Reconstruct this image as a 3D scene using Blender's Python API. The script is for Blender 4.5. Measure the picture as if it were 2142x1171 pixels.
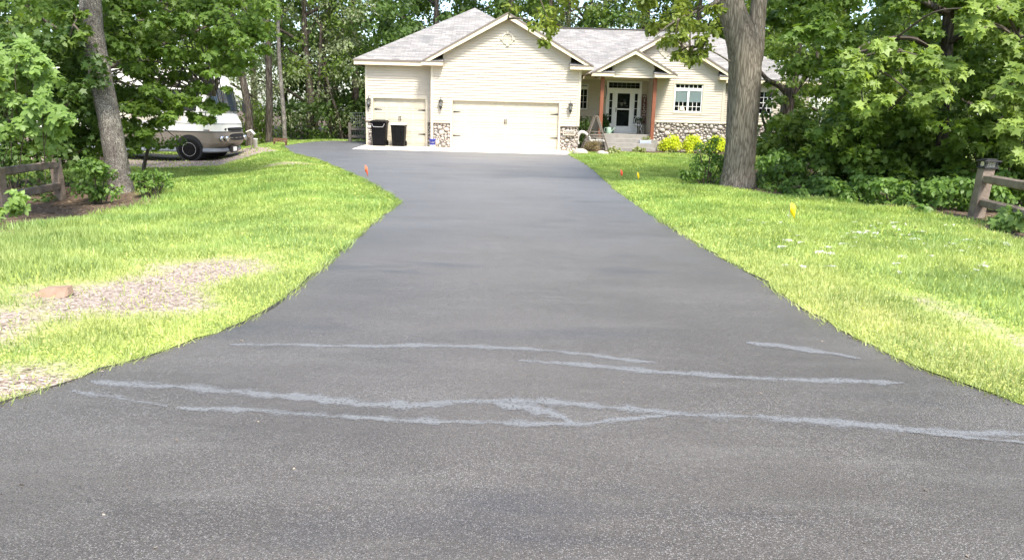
import bpy, math, random
import numpy as np
from mathutils import Matrix, Vector
R = math.radians
random.seed(7); rng = np.random.default_rng(7)
for o in list(bpy.data.objects): bpy.data.objects.remove(o)
sc = bpy.context.scene
col = sc.collection

# ------------------------------------------------------------------ camera, sky, sun, exposure
F_PX, PITCH, ROLL, EYE = 1530.0, R(12.654), R(1.514), 1.55
cam_d = bpy.data.cameras.new('camera'); cam = bpy.data.objects.new('camera', cam_d); col.objects.link(cam)
cam_d.sensor_width = 36; cam_d.lens = 36*F_PX/2142; cam_d.clip_start = .05; cam_d.clip_end = 2000
cam.matrix_world = Matrix.Translation((0,0,EYE)) @ Matrix.Rotation(math.pi/2-PITCH,4,'X') @ Matrix.Rotation(ROLL,4,'Z')
sc.camera = cam
SUN_EL, SUN_AZ = R(56), R(24)          # azimuth measured from straight behind the camera towards the right
sdir = Vector((math.sin(SUN_AZ)*math.cos(SUN_EL), -math.cos(SUN_AZ)*math.cos(SUN_EL), math.sin(SUN_EL)))
sun_d = bpy.data.lights.new('sun','SUN'); sun_d.energy = 2.7; sun_d.angle = R(11); sun_d.color = (1,.95,.86)
sun = bpy.data.objects.new('sun', sun_d); col.objects.link(sun)
sun.rotation_euler = sdir.to_track_quat('Z','Y').to_euler()
w = bpy.data.worlds.new('World'); sc.world = w; w.use_nodes = True
nt = w.node_tree; bg = nt.nodes['Background']; sky = nt.nodes.new('ShaderNodeTexSky')
sky.sky_type = 'NISHITA'; sky.sun_disc = False; sky.sun_elevation = SUN_EL
sky.sun_rotation = math.atan2(sdir.x, sdir.y); sky.air_density = 1.0; sky.dust_density = 2.0; sky.ozone_density = .6
nt.links.new(sky.outputs[0], bg.inputs[0]); bg.inputs[1].default_value = 0.15
sc.view_settings.view_transform = 'Standard'; sc.view_settings.look = 'None'
sc.view_settings.exposure = 1.65; sc.view_settings.gamma = 1
sc.cycles.use_denoising = True
sc.cycles.max_bounces = 8; sc.cycles.transparent_max_bounces = 12

def ray(px, py):
    X, Y = px-1071, py-585.5
    cr, sr = math.cos(ROLL), math.sin(ROLL)
    x = X*cr+Y*sr; up = X*sr-Y*cr
    c, s = math.cos(PITCH), math.sin(PITCH)
    return np.array([x, F_PX*c+up*s, -F_PX*s+up*c])
def P(px, py, Y):                      # where a photo pixel lies at real distance Y
    d = ray(px,py); return np.array([0,0,EYE])+d*(Y/d[1])
def G(px, py, z=0.):                   # where it meets flat ground
    d = ray(px,py); return np.array([0,0,EYE])+d*((z-EYE)/d[2])

# ------------------------------------------------------------------ object helpers
def link(o, parent=None):
    col.objects.link(o)
    if parent is not None: o.parent = parent
    return o
def tag(o, label=None, cat=None, group=None, kind=None):
    if label: o['label'] = label
    if cat: o['category'] = cat
    if group: o['group'] = group
    if kind: o['kind'] = kind
    return o
def empty(name, loc, label, cat, group=None, rz=0):
    o = bpy.data.objects.new(name, None); o.empty_display_size = .2
    o.location = loc; o.rotation_euler = (0,0,rz); link(o)
    return tag(o, label, cat, group)
def npmesh(name, verts, faces, mat=None, parent=None, smooth=False, loc=None, uv=None):
    """faces: (n,k) int array"""
    verts = np.asarray(verts, np.float32); faces = np.asarray(faces, np.int32)
    me = bpy.data.meshes.new(name); n, k = faces.shape
    me.vertices.add(len(verts)); me.vertices.foreach_set('co', verts.ravel())
    me.loops.add(n*k); me.loops.foreach_set('vertex_index', faces.ravel())
    me.polygons.add(n); me.polygons.foreach_set('loop_start', np.arange(0,n*k,k,dtype=np.int32))
    me.polygons.foreach_set('loop_total', np.full(n,k,np.int32))
    if smooth: me.polygons.foreach_set('use_smooth', np.ones(n,bool))
    if uv is not None:
        l = me.uv_layers.new(name='UVMap'); l.data.foreach_set('uv', np.asarray(uv,np.float32)[faces.ravel()].ravel())
    me.update(calc_edges=True); me.validate()
    if mat: me.materials.append(mat)
    o = bpy.data.objects.new(name, me); link(o, parent)
    if loc is not None: o.location = loc
    return o
class MB:
    def __init__(s): s.v=[]; s.f=[]; s.uv=[]
    def quad(s, *p, uv=None):
        b=len(s.v); s.v += [tuple(map(float,q)) for q in p]; s.f.append(tuple(range(b,b+len(p))))
        s.uv.append(uv); return s
    def box(s, a, b):
        (x0,y0,z0),(x1,y1,z1) = a,b
        x0,x1=min(x0,x1),max(x0,x1); y0,y1=min(y0,y1),max(y0,y1); z0,z1=min(z0,z1),max(z0,z1)
        i=len(s.v)
        s.v += [(x0,y0,z0),(x1,y0,z0),(x1,y1,z0),(x0,y1,z0),(x0,y0,z1),(x1,y0,z1),(x1,y1,z1),(x0,y1,z1)]
        for f in ((0,3,2,1),(4,5,6,7),(0,1,5,4),(1,2,6,5),(2,3,7,6),(3,0,4,7)): s.f.append(tuple(i+j for j in f)); s.uv.append(None)
        return s
    def prism(s, poly, d):             # poly: list of 3d points, d: extrusion vector
        n=len(poly); i=len(s.v); d=np.array(d,float)
        s.v += [tuple(map(float,p)) for p in poly]+[tuple(map(float,np.array(p)+d)) for p in poly]
        s.f.append(tuple(range(i,i+n))); s.f.append(tuple(range(i+2*n-1,i+n-1,-1))); s.uv += [None,None]
        for k in range(n): s.f.append((i+k,i+n+k,i+n+(k+1)%n,i+(k+1)%n)); s.uv.append(None)
        return s
    def loft(s, loops, cap=True, close=True):
        n=len(loops[0]); i=len(s.v)
        for L in loops: s.v += [tuple(map(float,p)) for p in L]
        for a in range(len(loops)-1):
            for k in range(n if close else n-1):
                q=(k+1)%n
                s.f.append((i+a*n+k,i+a*n+q,i+(a+1)*n+q,i+(a+1)*n+k)); s.uv.append(None)
        if cap and close:
            s.f.append(tuple(range(i+n-1,i-1,-1))); e=i+(len(loops)-1)*n; s.f.append(tuple(range(e,e+n))); s.uv += [None,None]
        return s
    def tube(s, pts, rad, n=8, wob=0., cap=True):
        pts=[np.array(p,float) for p in pts]
        if not hasattr(rad,'__len__'): rad=[rad]*len(pts)
        loops=[]; ref=None
        for k,p in enumerate(pts):
            t=(pts[min(k+1,len(pts)-1)]-pts[max(k-1,0)]); t/=np.linalg.norm(t)+1e-9
            if ref is None:
                ref=np.cross(t,[0.3,1,0.1]) if abs(t[1])<.9 else np.cross(t,[1,0,0])
            u=ref-t*np.dot(ref,t); u/=np.linalg.norm(u)+1e-9; ref=u; v=np.cross(t,u)
            L=[]
            for j in range(n):
                a=2*math.pi*j/n; r=rad[k]*(1+wob*(math.sin(3*a+p[2]*1.3)+.6*math.sin(5*a-p[2]*2.1)+.5*random.uniform(-1,1)))
                L.append(p+u*math.cos(a)*r+v*math.sin(a)*r)
            loops.append(L)
        return s.loft(loops,cap)
    def lathe(s, prof, c=(0,0,0), n=16, axis='z'):
        loops=[]
        for r,h in prof:
            L=[]
            for j in range(n):
                a=2*math.pi*j/n; x,y=r*math.cos(a),r*math.sin(a)
                q={'z':(x,y,h),'y':(x,h,y),'x':(h,x,y)}[axis]
                L.append((q[0]+c[0],q[1]+c[1],q[2]+c[2]))
            loops.append(L)
        return s.loft(loops)
    def build(s, name, mat, parent=None, loc=None, smooth=False, bevel=0, label=None):
        me=bpy.data.meshes.new(name); me.from_pydata(s.v,[],s.f)
        if any(u is not None for u in s.uv):
            l=me.uv_layers.new(name='UVMap')
            for p,u in zip(me.polygons,s.uv):
                if u is not None:
                    for li,c in zip(p.loop_indices,u): l.data[li].uv=c
        me.validate(); me.update()
        if smooth: me.polygons.foreach_set('use_smooth',[True]*len(me.polygons))
        if mat: me.materials.append(mat)
        o=bpy.data.objects.new(name,me); link(o,parent)
        if loc is not None: o.location=loc
        if bevel:
            b=o.modifiers.new('bevel','BEVEL'); b.width=bevel; b.segments=2; b.limit_method='ANGLE'
        if label: o['label']=label
        return o
def spline(pts, n=6):
    pts=[np.array(p,float) for p in pts]; q=[2*pts[0]-pts[1]]+pts+[2*pts[-1]-pts[-2]]; out=[]
    for i in range(1,len(q)-2):
        for k in range(n):
            t=k/n; a,b,c,d=q[i-1:i+3]
            out.append(.5*((2*b)+(-a+c)*t+(2*a-5*b+4*c-d)*t*t+(-a+3*b-3*c+d)*t**3))
    out.append(pts[-1]); return out

# ------------------------------------------------------------------ materials
def mat(name, base=(.5,.5,.5), rough=.6, metal=0, spec=.5, **k):
    m=bpy.data.materials.new(name); m.use_nodes=True; b=m.node_tree.nodes['Principled BSDF']
    b.inputs['Base Color'].default_value=(*base,1); b.inputs['Roughness'].default_value=rough
    b.inputs['Metallic'].default_value=metal; b.inputs['Specular IOR Level'].default_value=spec
    return m
class N:
    def __init__(s,m): s.t=m.node_tree; s.b=s.t.nodes.get('Principled BSDF')
    def n(s,ty,**k):
        x=s.t.nodes.new('ShaderNode'+ty)
        for a,v in k.items():
            if a=='ins':
                for i,q in v.items():
                    if hasattr(q,'is_linked') : s.t.links.new(q,x.inputs[i])
                    else: x.inputs[i].default_value=q
            else: setattr(x,a,v)
        return x
    def l(s,a,b): s.t.links.new(a,b)
    def ramp(s,fac,stops):
        r=s.t.nodes.new('ShaderNodeValToRGB'); s.l(fac,r.inputs[0]); e=r.color_ramp.elements
        while len(e)<len(stops): e.new(.5)
        for q,(p,c) in zip(e,stops): q.position=p; q.color=(*c,1) if len(c)==3 else c
        return r.outputs[0]
    def noise(s,vec,scale,detail=4,rough=.6,out=0):
        x=s.n('TexNoise',ins={'Scale':scale,'Detail':detail,'Roughness':rough}); s.l(vec,x.inputs['Vector']); return x.outputs[out]
    def mapping(s,vec,scale=(1,1,1),loc=(0,0,0)):
        x=s.n('Mapping'); s.l(vec,x.inputs[0]); x.inputs['Scale'].default_value=scale; x.inputs['Location'].default_value=loc; return x.outputs[0]
    def mix(s,fac,a,b,mode='MIX'):
        x=s.n('Mix',data_type='RGBA',blend_type=mode)
        for v,i in ((fac,0),(a,6),(b,7)):
            if hasattr(v,'is_linked'): s.l(v,x.inputs[i])
            else: x.inputs[i].default_value=v if i==0 else (*v,1)
        return x.outputs[2]
    def math(s,op,a,b=0.):
        x=s.n('Math',operation=op)
        for v,i in ((a,0),(b,1)):
            if hasattr(v,'is_linked'): s.l(v,x.inputs[i])
            else: x.inputs[i].default_value=v
        return x.outputs[0]
    def bump(s,h,strength=.3,dist=.01):
        x=s.n('Bump'); x.inputs['Strength'].default_value=strength; x.inputs['Distance'].default_value=dist
        s.l(h,x.inputs['Height']); s.l(x.outputs[0],s.b.inputs['Normal'])
    def obj(s): return s.n('TexCoord').outputs['Object']
    def pos(s): return s.n('NewGeometry').outputs['Position']
def noisy(name, a, b, scale=8, rough=.7, bump=.15, bscale=40, dist=.005, stretch=(1,1,1), spec=.4, metal=0):
    m=mat(name,a,rough,metal,spec); k=N(m); v=k.mapping(k.obj(),stretch)
    c=k.ramp(k.noise(v,scale,6),[(.3,a),(.7,b)]); k.l(c,k.b.inputs['Base Color'])
    if bump: k.bump(k.noise(v,bscale,5),bump,dist)
    return m
M={}
M['siding']=noisy('cream siding',(.465,.415,.325),(.52,.465,.375),1.2,.55,.04,30,.002,(1,1,6))
M['trim']=noisy('cream trim paint',(.47,.425,.335),(.51,.465,.365),2,.5,.03,40,.002)
M['fascia']=noisy('tan fascia paint',(.60,.51,.36),(.66,.57,.42),2,.5,.04,40,.002)
M['soffit']=mat('soffit',(.42,.36,.26),.7)
M['drip']=mat('drip edge metal',(.16,.13,.11),.5)
M['door_paint']=noisy('garage door paint',(.47,.425,.33),(.51,.46,.36),1.5,.45,.03,60,.002)
M['white']=noisy('white paint',(.78,.78,.75),(.82,.82,.79),3,.4,.02,50,.002)
M['iron']=noisy('black iron',(.015,.015,.016),(.03,.03,.03),20,.5,.1,80,.002)
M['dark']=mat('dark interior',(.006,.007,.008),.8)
M['plastic']=noisy('black bin plastic',(.0025,.0025,.003),(.005,.005,.0055),6,.5,.06,120,.002,(1,1,1),.12)
M['redwood']=noisy('red stained post wood',(.15,.05,.026),(.25,.088,.045),9,.6,.2,40,.004,(6,6,.6))
M['concrete']=noisy('concrete',(.60,.53,.43),(.72,.65,.54),3,.85,.12,90,.003)
M['step_concrete']=noisy('step concrete',(.20,.19,.17),(.28,.265,.24),3,.85,.12,90,.003)
M['oldwood']=noisy('weathered grey wood',(.10,.075,.055),(.24,.19,.15),5,.85,.5,28,.012,(1,1,1))
M['greywood']=noisy('grey swing wood',(.09,.077,.064),(.17,.15,.125),9,.8,.2,60,.003,(1,1,4))
M['orange']=mat('orange flag',(.85,.10,.03),.6); M['yellow']=mat('yellow flag',(.85,.62,.0),.6)
M['wire']=mat('steel wire',(.35,.35,.35),.4,.8)
M['rubber']=noisy('tyre rubber',(.006,.006,.006),(.011,.011,.011),10,.85,.2,60,.003,(1,1,1),.08)
M['chrome']=mat('polished metal',(.6,.6,.6),.18,1)
M['rimsteel']=mat('wheel steel',(.50,.50,.49),.4,0)
M['paleblue']=mat('pale blue planter paint',(.33,.37,.43),.5)
M['bumper']=mat('grey bumper paint',(.22,.24,.27),.4)
M['rvwhite']=noisy('motorhome white',(.74,.72,.66),(.78,.76,.70),1,.3,0)
M['rvbeige']=noisy('motorhome tan paint',(.17,.145,.115),(.20,.17,.14),1,.35,0)
M['rvcream']=noisy('motorhome cream paint',(.58,.53,.42),(.62,.57,.46),1,.3,0)
M['brown']=noisy('brown brick',(.19,.125,.085),(.26,.18,.13),10,.85,.3,50,.004)
M['benchwood']=noisy('dark bench wood',(.10,.05,.03),(.16,.08,.05),8,.8,.2,40,.003)
M['blue']=mat('blue bucket plastic',(.015,.03,.30),.35); M['mint']=mat('mint enamel',(.26,.37,.29),.35)
M['palestone']=noisy('pale boulder',(.28,.25,.21),(.42,.385,.34),4,.85,.4,14,.02)
M['cushion']=noisy('white cushion cloth',(.50,.47,.42),(.58,.55,.50),6,.9,.2,60,.004)
M['signwood']=noisy('dark red sign board',(.07,.022,.015),(.12,.04,.025),8,.7,.2,40,.003,(4,4,1))
M['amber']=mat('amber lens',(.75,.22,.02),.25); M['grey']=mat('grey paint',(.25,.25,.26),.5)
M['plaque']=noisy('pale stone plaque',(.40,.35,.29),(.46,.41,.34),8,.8,.1,60,.002)
# glass: thin pane, reflects and lets the room show
g=bpy.data.materials.new('window glass'); g.use_nodes=True; k=N(g); k.t.nodes.remove(k.b)
mx=k.n('MixShader'); tr=k.n('BsdfTransparent',ins={'Color':(.90,.93,.93,1)}); gl=k.n('BsdfGlossy',ins={'Roughness':.03,'Color':(.9,.95,1,1)})
fr=k.n('Fresnel',ins={'IOR':1.25}); k.l(fr.outputs[0],mx.inputs[0]); k.l(tr.outputs[0],mx.inputs[1]); k.l(gl.outputs[0],mx.inputs[2])
k.l(mx.outputs[0],k.t.nodes['Material Output'].inputs[0]); M['glass']=g
M['lampglass']=mat('seeded lamp glass',(.55,.55,.5),.15); M['lampglass'].node_tree.nodes['Principled BSDF'].inputs['Transmission Weight'].default_value=.7
# shingles
m=mat('laminated shingles',(.3,.28,.26),.9,0,.2); k=N(m); uv=k.n('TexCoord').outputs['UV']
def brick(vec,sw,sh,c1,c2,off=.5,bias=0.):
    b=k.n('TexBrick',ins={'Color1':(*c1,1),'Color2':(*c2,1),'Mortar':(.10,.095,.09,1),'Scale':1.,'Mortar Size':.008,'Bias':bias,'Brick Width':sw,'Row Height':sh})
    b.offset=off; k.l(vec,b.inputs['Vector']); return b
b1=brick(uv,.34,.14,(.33,.32,.31),(.13,.13,.13)); b2=brick(k.mapping(uv,(1,1,1),(.37,.0,0)),.52,.14,(.29,.27,.25),(.20,.20,.20),.37)
c=k.mix(.5,b1.outputs[0],b2.outputs[0]); c=k.mix(.35,c,k.ramp(k.noise(uv,.9,4),[(.35,(.24,.23,.22)),(.65,(.52,.50,.47))]),'OVERLAY')
k.l(c,k.b.inputs['Base Color']); k.bump(b1.outputs[1],-.5,.012); M['shingle']=m
# field stones: every stone its own tint
m=mat('field stones',(.4,.36,.3),.8,0,.3); k=N(m); ri=k.n('NewGeometry').outputs['Random Per Island']
c=k.ramp(ri,[(0,(.27,.24,.215)),(.2,(.41,.365,.31)),(.4,(.33,.31,.29)),(.6,(.48,.435,.375)),(.8,(.36,.30,.265)),(1,(.52,.49,.45))])
c=k.mix(.5,c,k.ramp(k.noise(k.obj(),18,5),[(.3,(.3,.3,.3)),(.7,(.75,.72,.7))]),'OVERLAY'); k.l(c,k.b.inputs['Base Color']); k.bump(k.noise(k.obj(),30,5),.3,.01); M['stone']=m
M['mortar']=noisy('dark mortar',(.11,.10,.09),(.17,.15,.13),12,.9,.2,60,.004)
# asphalt
m=mat('sealed asphalt',(.05,.05,.05),.62,0,.65); k=N(m); p=k.pos()
k.b.inputs['Sheen Weight'].default_value=.25; k.b.inputs['Sheen Roughness'].default_value=.15; k.b.inputs['Sheen Tint'].default_value=(1,.98,.95,1)
sx=k.n('SeparateXYZ'); k.l(p,sx.inputs[0])
big=k.noise(k.mapping(p,(.35,.9,1)),1.0,6,.62)
c=k.ramp(big,[(.28,(.054,.046,.038)),(.50,(.076,.066,.055)),(.74,(.096,.084,.071))])
smear=k.noise(k.mapping(p,(.7,3.2,1),(3,1,0)),1.3,7,.7)
c=k.mix(k.ramp(smear,[(.52,(0,0,0)),(.72,(.5,.5,.5))]),c,(.118,.110,.096))
sky_glare=k.n('MapRange',ins={'From Min':7.,'From Max':22.,'To Min':0.,'To Max':.85}); k.l(k.math('ADD',sx.outputs[1],k.math('MULTIPLY',k.math('SUBTRACT',k.noise(k.mapping(p,(.6,.5,1),(2,2,0)),.8,5,.65),.5),9.)),sky_glare.inputs[0])
c=k.mix(sky_glare.outputs[0],c,k.ramp(k.noise(k.mapping(p,(.25,1.5,1),(6,1,0)),1.2,6,.65),[(.32,(.098,.099,.110)),(.68,(.150,.152,.166))]))   # sky glare put into the base colour: paler and bluer towards the garage
wet=k.noise(k.mapping(p,(.5,1.6,1),(9,4,0)),.8,5,.6)
c=k.mix(k.ramp(wet,[(.58,(0,0,0)),(.70,(.75,.75,.75))]),c,(.045,.042,.041))
vo=k.n('TexVoronoi',ins={'Scale':120.}); k.l(p,vo.inputs['Vector'])
near=k.n('MapRange',ins={'From Min':2.0,'From Max':10.5,'To Min':1.,'To Max':.15}); k.l(sx.outputs[1],near.inputs[0])
sepc=k.n('SeparateColor'); k.l(vo.outputs['Color'],sepc.inputs[0])
worn=k.ramp(k.noise(k.mapping(p,(.6,1,1),(5,5,0)),1.1,5,.6),[(.35,(.25,.25,.25)),(.65,(1,1,1))])
spk=k.math('MULTIPLY',k.math('GREATER_THAN',sepc.outputs[0],.70),k.math('LESS_THAN',vo.outputs['Distance'],.42))
v2=k.n('TexVoronoi',ins={'Scale':190.}); k.l(p,v2.inputs['Vector']); q2=k.n('SeparateColor'); k.l(v2.outputs['Color'],q2.inputs[0])
sp2=k.math('MULTIPLY',k.math('GREATER_THAN',q2.outputs[0],.72),k.math('LESS_THAN',v2.outputs['Distance'],.45)); spk=k.math('MULTIPLY',spk,k.math('ADD',.35,k.math('MULTIPLY',sepc.outputs[2],.75))); spk=k.math('MAXIMUM',spk,k.math('MULTIPLY',sp2,.6))
spk=k.math('MULTIPLY',k.math('MULTIPLY',spk,near.outputs[0]),worn)
c=k.mix(spk,c,(.265,.25,.235))
pit=k.math('MULTIPLY',k.math('GREATER_THAN',sepc.outputs[1],.80),k.math('LESS_THAN',vo.outputs['Distance'],.5))
c=k.mix(k.math('MULTIPLY',pit,.5),c,(.02,.018,.017))
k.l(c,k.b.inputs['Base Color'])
rg=k.n('MapRange',ins={'From Min':.3,'From Max':.75,'To Min':.34,'To Max':.48}); k.l(big,rg.inputs[0]); k.l(rg.outputs[0],k.b.inputs['Roughness'])
bh=k.math('ADD',k.math('MULTIPLY',vo.outputs['Distance'],-1.0),k.math('MULTIPLY',k.noise(p,30,4),1.2)); k.bump(bh,.45,.008); M['asphalt']=m
m=mat('dry sealer smear',(.165,.17,.173),.8,0,.3); k=N(m); uv=k.n('TexCoord').outputs['UV']; sx=k.n('SeparateXYZ'); k.l(uv,sx.inputs[0])
edge=k.math('MULTIPLY',k.math('SUBTRACT',1.,k.math('ABSOLUTE',k.math('SUBTRACT',k.math('MULTIPLY',sx.outputs[1],2.),1.))),1.6)
nz=k.noise(k.mapping(k.pos(),(5,15,1)),1.6,7,.85); nz2=k.noise(k.mapping(k.pos(),(1.3,2,1)),1.3,3,.6)
a=k.math('ADD',k.math('MULTIPLY',edge,.50),k.math('ADD',k.math('MULTIPLY',nz,2.3),k.math('SUBTRACT',k.math('MULTIPLY',nz2,1.7),2.06)))
a=k.n('MapRange',ins={'From Min':.15,'From Max':.6,'To Min':0.,'To Max':.8}).outputs[0]; mr=a.node; 
e2=k.math('ADD',k.math('MULTIPLY',edge,.50),k.math('ADD',k.math('MULTIPLY',nz,2.3),k.math('SUBTRACT',k.math('MULTIPLY',nz2,1.7),2.06))); k.l(e2,mr.inputs[0])
st=k.ramp(k.math('ADD',k.noise(k.mapping(k.pos(),(1,1.6,1)),62,3,.6),k.math('MULTIPLY',k.math('MINIMUM',edge,1.),.16)),[(.50,(.0,.0,.0)),(.62,(1,1,1))])
k.l(k.math('MULTIPLY',a,st),k.b.inputs['Alpha']); M['smear']=m
# ground: attribute 'cover' r=lawn g=bare chips/gravel b=dry
m=mat('ground cover',(.1,.1,.05),.95,0,.2); k=N(m); p=k.pos(); at=k.n('Attribute',attribute_name='cover'); sp=k.n('SeparateColor'); k.l(at.outputs[0],sp.inputs[0])
lawn=k.ramp(k.noise(p,3,6),[(.3,(.20,.27,.05)),(.7,(.32,.38,.10))])
litter=k.ramp(k.noise(p,14,6,.7),[(.3,(.03,.022,.014)),(.5,(.085,.06,.04)),(.7,(.19,.14,.10))])
vo=k.n('TexVoronoi',ins={'Scale':48.}); k.l(k.mapping(p,(1,1.5,1)),vo.inputs[0]); s2=k.n('SeparateColor'); k.l(vo.outputs['Color'],s2.inputs[0])
chips=k.ramp(s2.outputs[0],[(0,(.07,.052,.04)),(.25,(.19,.145,.115)),(.6,(.29,.235,.195)),(1,(.41,.345,.30))])
dry=k.ramp(k.noise(p,9,5),[(.3,(.20,.17,.07)),(.7,(.36,.31,.17))])
c=k.mix(sp.outputs[0],litter,lawn); c=k.mix(sp.outputs[2],c,dry)
gm=k.ramp(k.math('ADD',sp.outputs[1],k.math('MULTIPLY',k.math('SUBTRACT',k.noise(p,5,6,.7),.5),.9)),[(.30,(0,0,0)),(.75,(1,1,1))])
c=k.mix(gm,c,chips); k.l(c,k.b.inputs['Base Color']); k.bump(k.noise(p,35,5),.6,.02); M['ground']=m
def leafmat(name, a, b, trans=.45, tipy=None, rough=.5):
    m=bpy.data.materials.new(name); m.use_nodes=True; k=N(m)
    ri=k.n('NewGeometry').outputs['Random Per Island']
    c=k.ramp(ri,[(0,a),(.55,tuple((x+y)/2 for x,y in zip(a,b))),(1,b)])
    c=k.mix(.6,c,k.ramp(k.noise(k.obj(),.9,3),[(.3,tuple(x*.7 for x in a)),(.7,tuple(min(1,x*1.15) for x in b))]))
    k.l(c,k.b.inputs['Base Color']); k.b.inputs['Roughness'].default_value=rough; k.b.inputs['Specular IOR Level'].default_value=.35
    t=k.n('BsdfTranslucent'); k.l(k.mix(1.,c,(1.25,1.2,.6),'MULTIPLY'),t.inputs[0]); mx=k.n('MixShader'); mx.inputs[0].default_value=trans
    k.l(k.b.outputs[0],mx.inputs[1]); k.l(t.outputs[0],mx.inputs[2]); k.l(mx.outputs[0],k.t.nodes['Material Output'].inputs[0]); return m
LF={}
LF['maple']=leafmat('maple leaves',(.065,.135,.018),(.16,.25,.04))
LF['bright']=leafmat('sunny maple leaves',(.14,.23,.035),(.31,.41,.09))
LF['creeper']=leafmat('creeper leaves',(.12,.22,.04),(.24,.36,.09))
LF['oak']=leafmat('oak leaves',(.11,.17,.025),(.24,.29,.05))
LF['dark']=leafmat('dark maple leaves',(.042,.092,.018),(.11,.18,.04))
LF['olive']=leafmat('grey green leaves',(.12,.155,.07),(.24,.28,.14),.25)
LF['mid']=leafmat('mid green leaves',(.075,.14,.022),(.18,.26,.05))
LF['under']=leafmat('undergrowth leaves',(.065,.14,.025),(.17,.28,.055))
LF['spirea']=leafmat('golden spirea leaves',(.44,.54,.025),(.68,.74,.05))
LF['hosta']=leafmat('hosta leaves',(.16,.22,.06),(.40,.42,.20))
LF['russet']=leafmat('russet shrub leaves',(.14,.13,.06),(.30,.22,.12))
M['litter0']=leafmat('bark chips',(.06,.045,.035),(.36,.29,.22),.05)
LF['grass']=leafmat('grass blades',(.25,.33,.105),(.51,.56,.24),.4)
LF['clover']=leafmat('clover leaves',(.36,.43,.10),(.60,.62,.22),.4)
LF['dryleaf']=leafmat('pale fallen leaf',(.34,.37,.28),(.58,.60,.52),.2)
def bark(name,a,b,sc=9.,vert=.14,depth=.03):
    m=mat(name,a,.92,0,.15); k=N(m); v=k.mapping(k.obj(),(1,1,vert))
    n1=k.noise(v,sc,6,.65); vo=k.n('TexVoronoi',ins={'Scale':sc*1.3},feature='DISTANCE_TO_EDGE'); k.l(k.mix(.25,v,k.n('TexNoise',ins={'Scale':4.}).outputs[1]),vo.inputs[0])
    h=k.math('ADD',n1,k.math('MULTIPLY',k.math('MINIMUM',vo.outputs[0],.25),1.6))
    k.l(k.ramp(h,[(.32,tuple(x*.5 for x in a)),(.55,a),(.95,b)]),k.b.inputs['Base Color']); k.bump(h,.9,depth); return m
M['bark_oak']=bark('furrowed grey bark',(.125,.106,.084),(.25,.22,.18),22,.11,.022)
m=mat('lichen spotted bark',(.1,.09,.08),.92,0,.15); k=N(m); v=k.mapping(k.obj(),(1,1,.5))
n1=k.noise(v,26,7,.7); n2=k.noise(k.obj(),55,5,.7); n3=k.noise(k.obj(),3,4,.6)
c=k.ramp(n1,[(.33,(.035,.030,.026)),(.5,(.105,.092,.08)),(.7,(.17,.155,.135))]); li=k.ramp(k.math('ADD',n2,k.math('MULTIPLY',k.math('SUBTRACT',n3,.5),.5)),[(.54,(0,0,0)),(.62,(1,1,1))])
k.l(k.mix(li,c,(.34,.32,.27)),k.b.inputs['Base Color']); k.bump(n1,1.,.03); M['bark_grey']=m
M['bark_dark']=bark('dark bark',(.05,.04,.032),(.13,.11,.09),10,.2,.03)
M['twig']=mat('twig bark',(.07,.055,.04),.9)

# ------------------------------------------------------------------ terrain functions
def polydist(x, y, poly):
    """signed distance to polygon, negative inside"""
    x=np.asarray(x,float); y=np.asarray(y,float); d=np.full(x.shape,1e9); ins=np.zeros(x.shape,bool); n=len(poly)
    for i in range(n):
        ax,ay=poly[i]; bx,by=poly[(i+1)%n]; ex,ey=bx-ax,by-ay
        t=np.clip(((x-ax)*ex+(y-ay)*ey)/(ex*ex+ey*ey+1e-12),0,1)
        d=np.minimum(d,np.hypot(x-ax-t*ex,y-ay-t*ey))
        if ey!=0:
            c=((ay<=y)!=(by<=y))&(x<(y-ay)/ey*ex+ax); ins^=c
    return np.where(ins,-d,d)
sst=lambda a,b,v: (lambda t:t*t*(3-2*t))(np.clip((v-a)/(b-a),0,1))
g2=lambda l:[tuple(G(*p)[:2]) for p in l]
DL=g2([(0,858),(130,812),(300,757),(450,707),(540,670),(600,630),(700,545),(760,490),(800,455),(829,433),(834,428),(829,421),(798,402),(758,378),(719,359),(674,341),(649,333),(609,322),(588,308),(623,302),(658,298)])
DR=g2([(1190,325),(1235,350),(1290,400),(1350,445),(1420,490),(1500,540),(1580,585),(1680,655),(1800,720),(1900,770),(2000,810),(2142,858)])
DRIVE=[(-12,-4),(-9,-.5),(-5.2,1.9),(-3.6,2.9)]+DL+[(-9.6,38.6),(-7.0,38.9),(-7.0,35.3),(2.2,35.3)]+DR+[(3.5,3.3),(5,2.1),(9,-.3),(12,-4)]
def resamp(poly, step, wob):
    out=[]
    for i in range(len(poly)):
        a=np.array(poly[i]); b=np.array(poly[(i+1)%len(poly)]); n=max(1,int(np.linalg.norm(b-a)/step))
        for k in range(n): out.append(a+(b-a)*k/n)
    return [tuple(p+wob*np.array([math.sin(p[1]*9.1+p[0]*3)+random.uniform(-1,1), math.sin(p[0]*8.3)+random.uniform(-1,1)])) for p in out]
DRIVEP=resamp(DRIVE,.12,.016)
WOODL=[(-40,-5),(-5.4,-5),(-5.6,6),(-5.95,8.35),(-6.86,10.26),(-6.9,12.02),(-6.7,13.3),(-7.2,15.),(-9.5,17.2),(-14,19.2),(-40,19.5)]
WOODR=[(40,-5),(6.4,-5),(6.5,7.5),(6.8,9.63),(7.9,12.6),(7.44,13.79),(6.69,15.0),(5.58,16.3),(4.9,17.6),(5.6,20),(8,24),(10.6,29),(16,30),(40,30)]
GRAVEL=[(-40,23.2),(-13,22.8),(-10,23.6),(-8.6,26.8),(-9.9,30.2),(-12,30.2),(-40,30.5)]
BARE=g2([(0,648),(60,610),(200,590),(330,560),(480,535),(560,545),(470,590),(380,650),(200,690),(60,720),(-40,740),(-200,720),(-100,660)])
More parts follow.
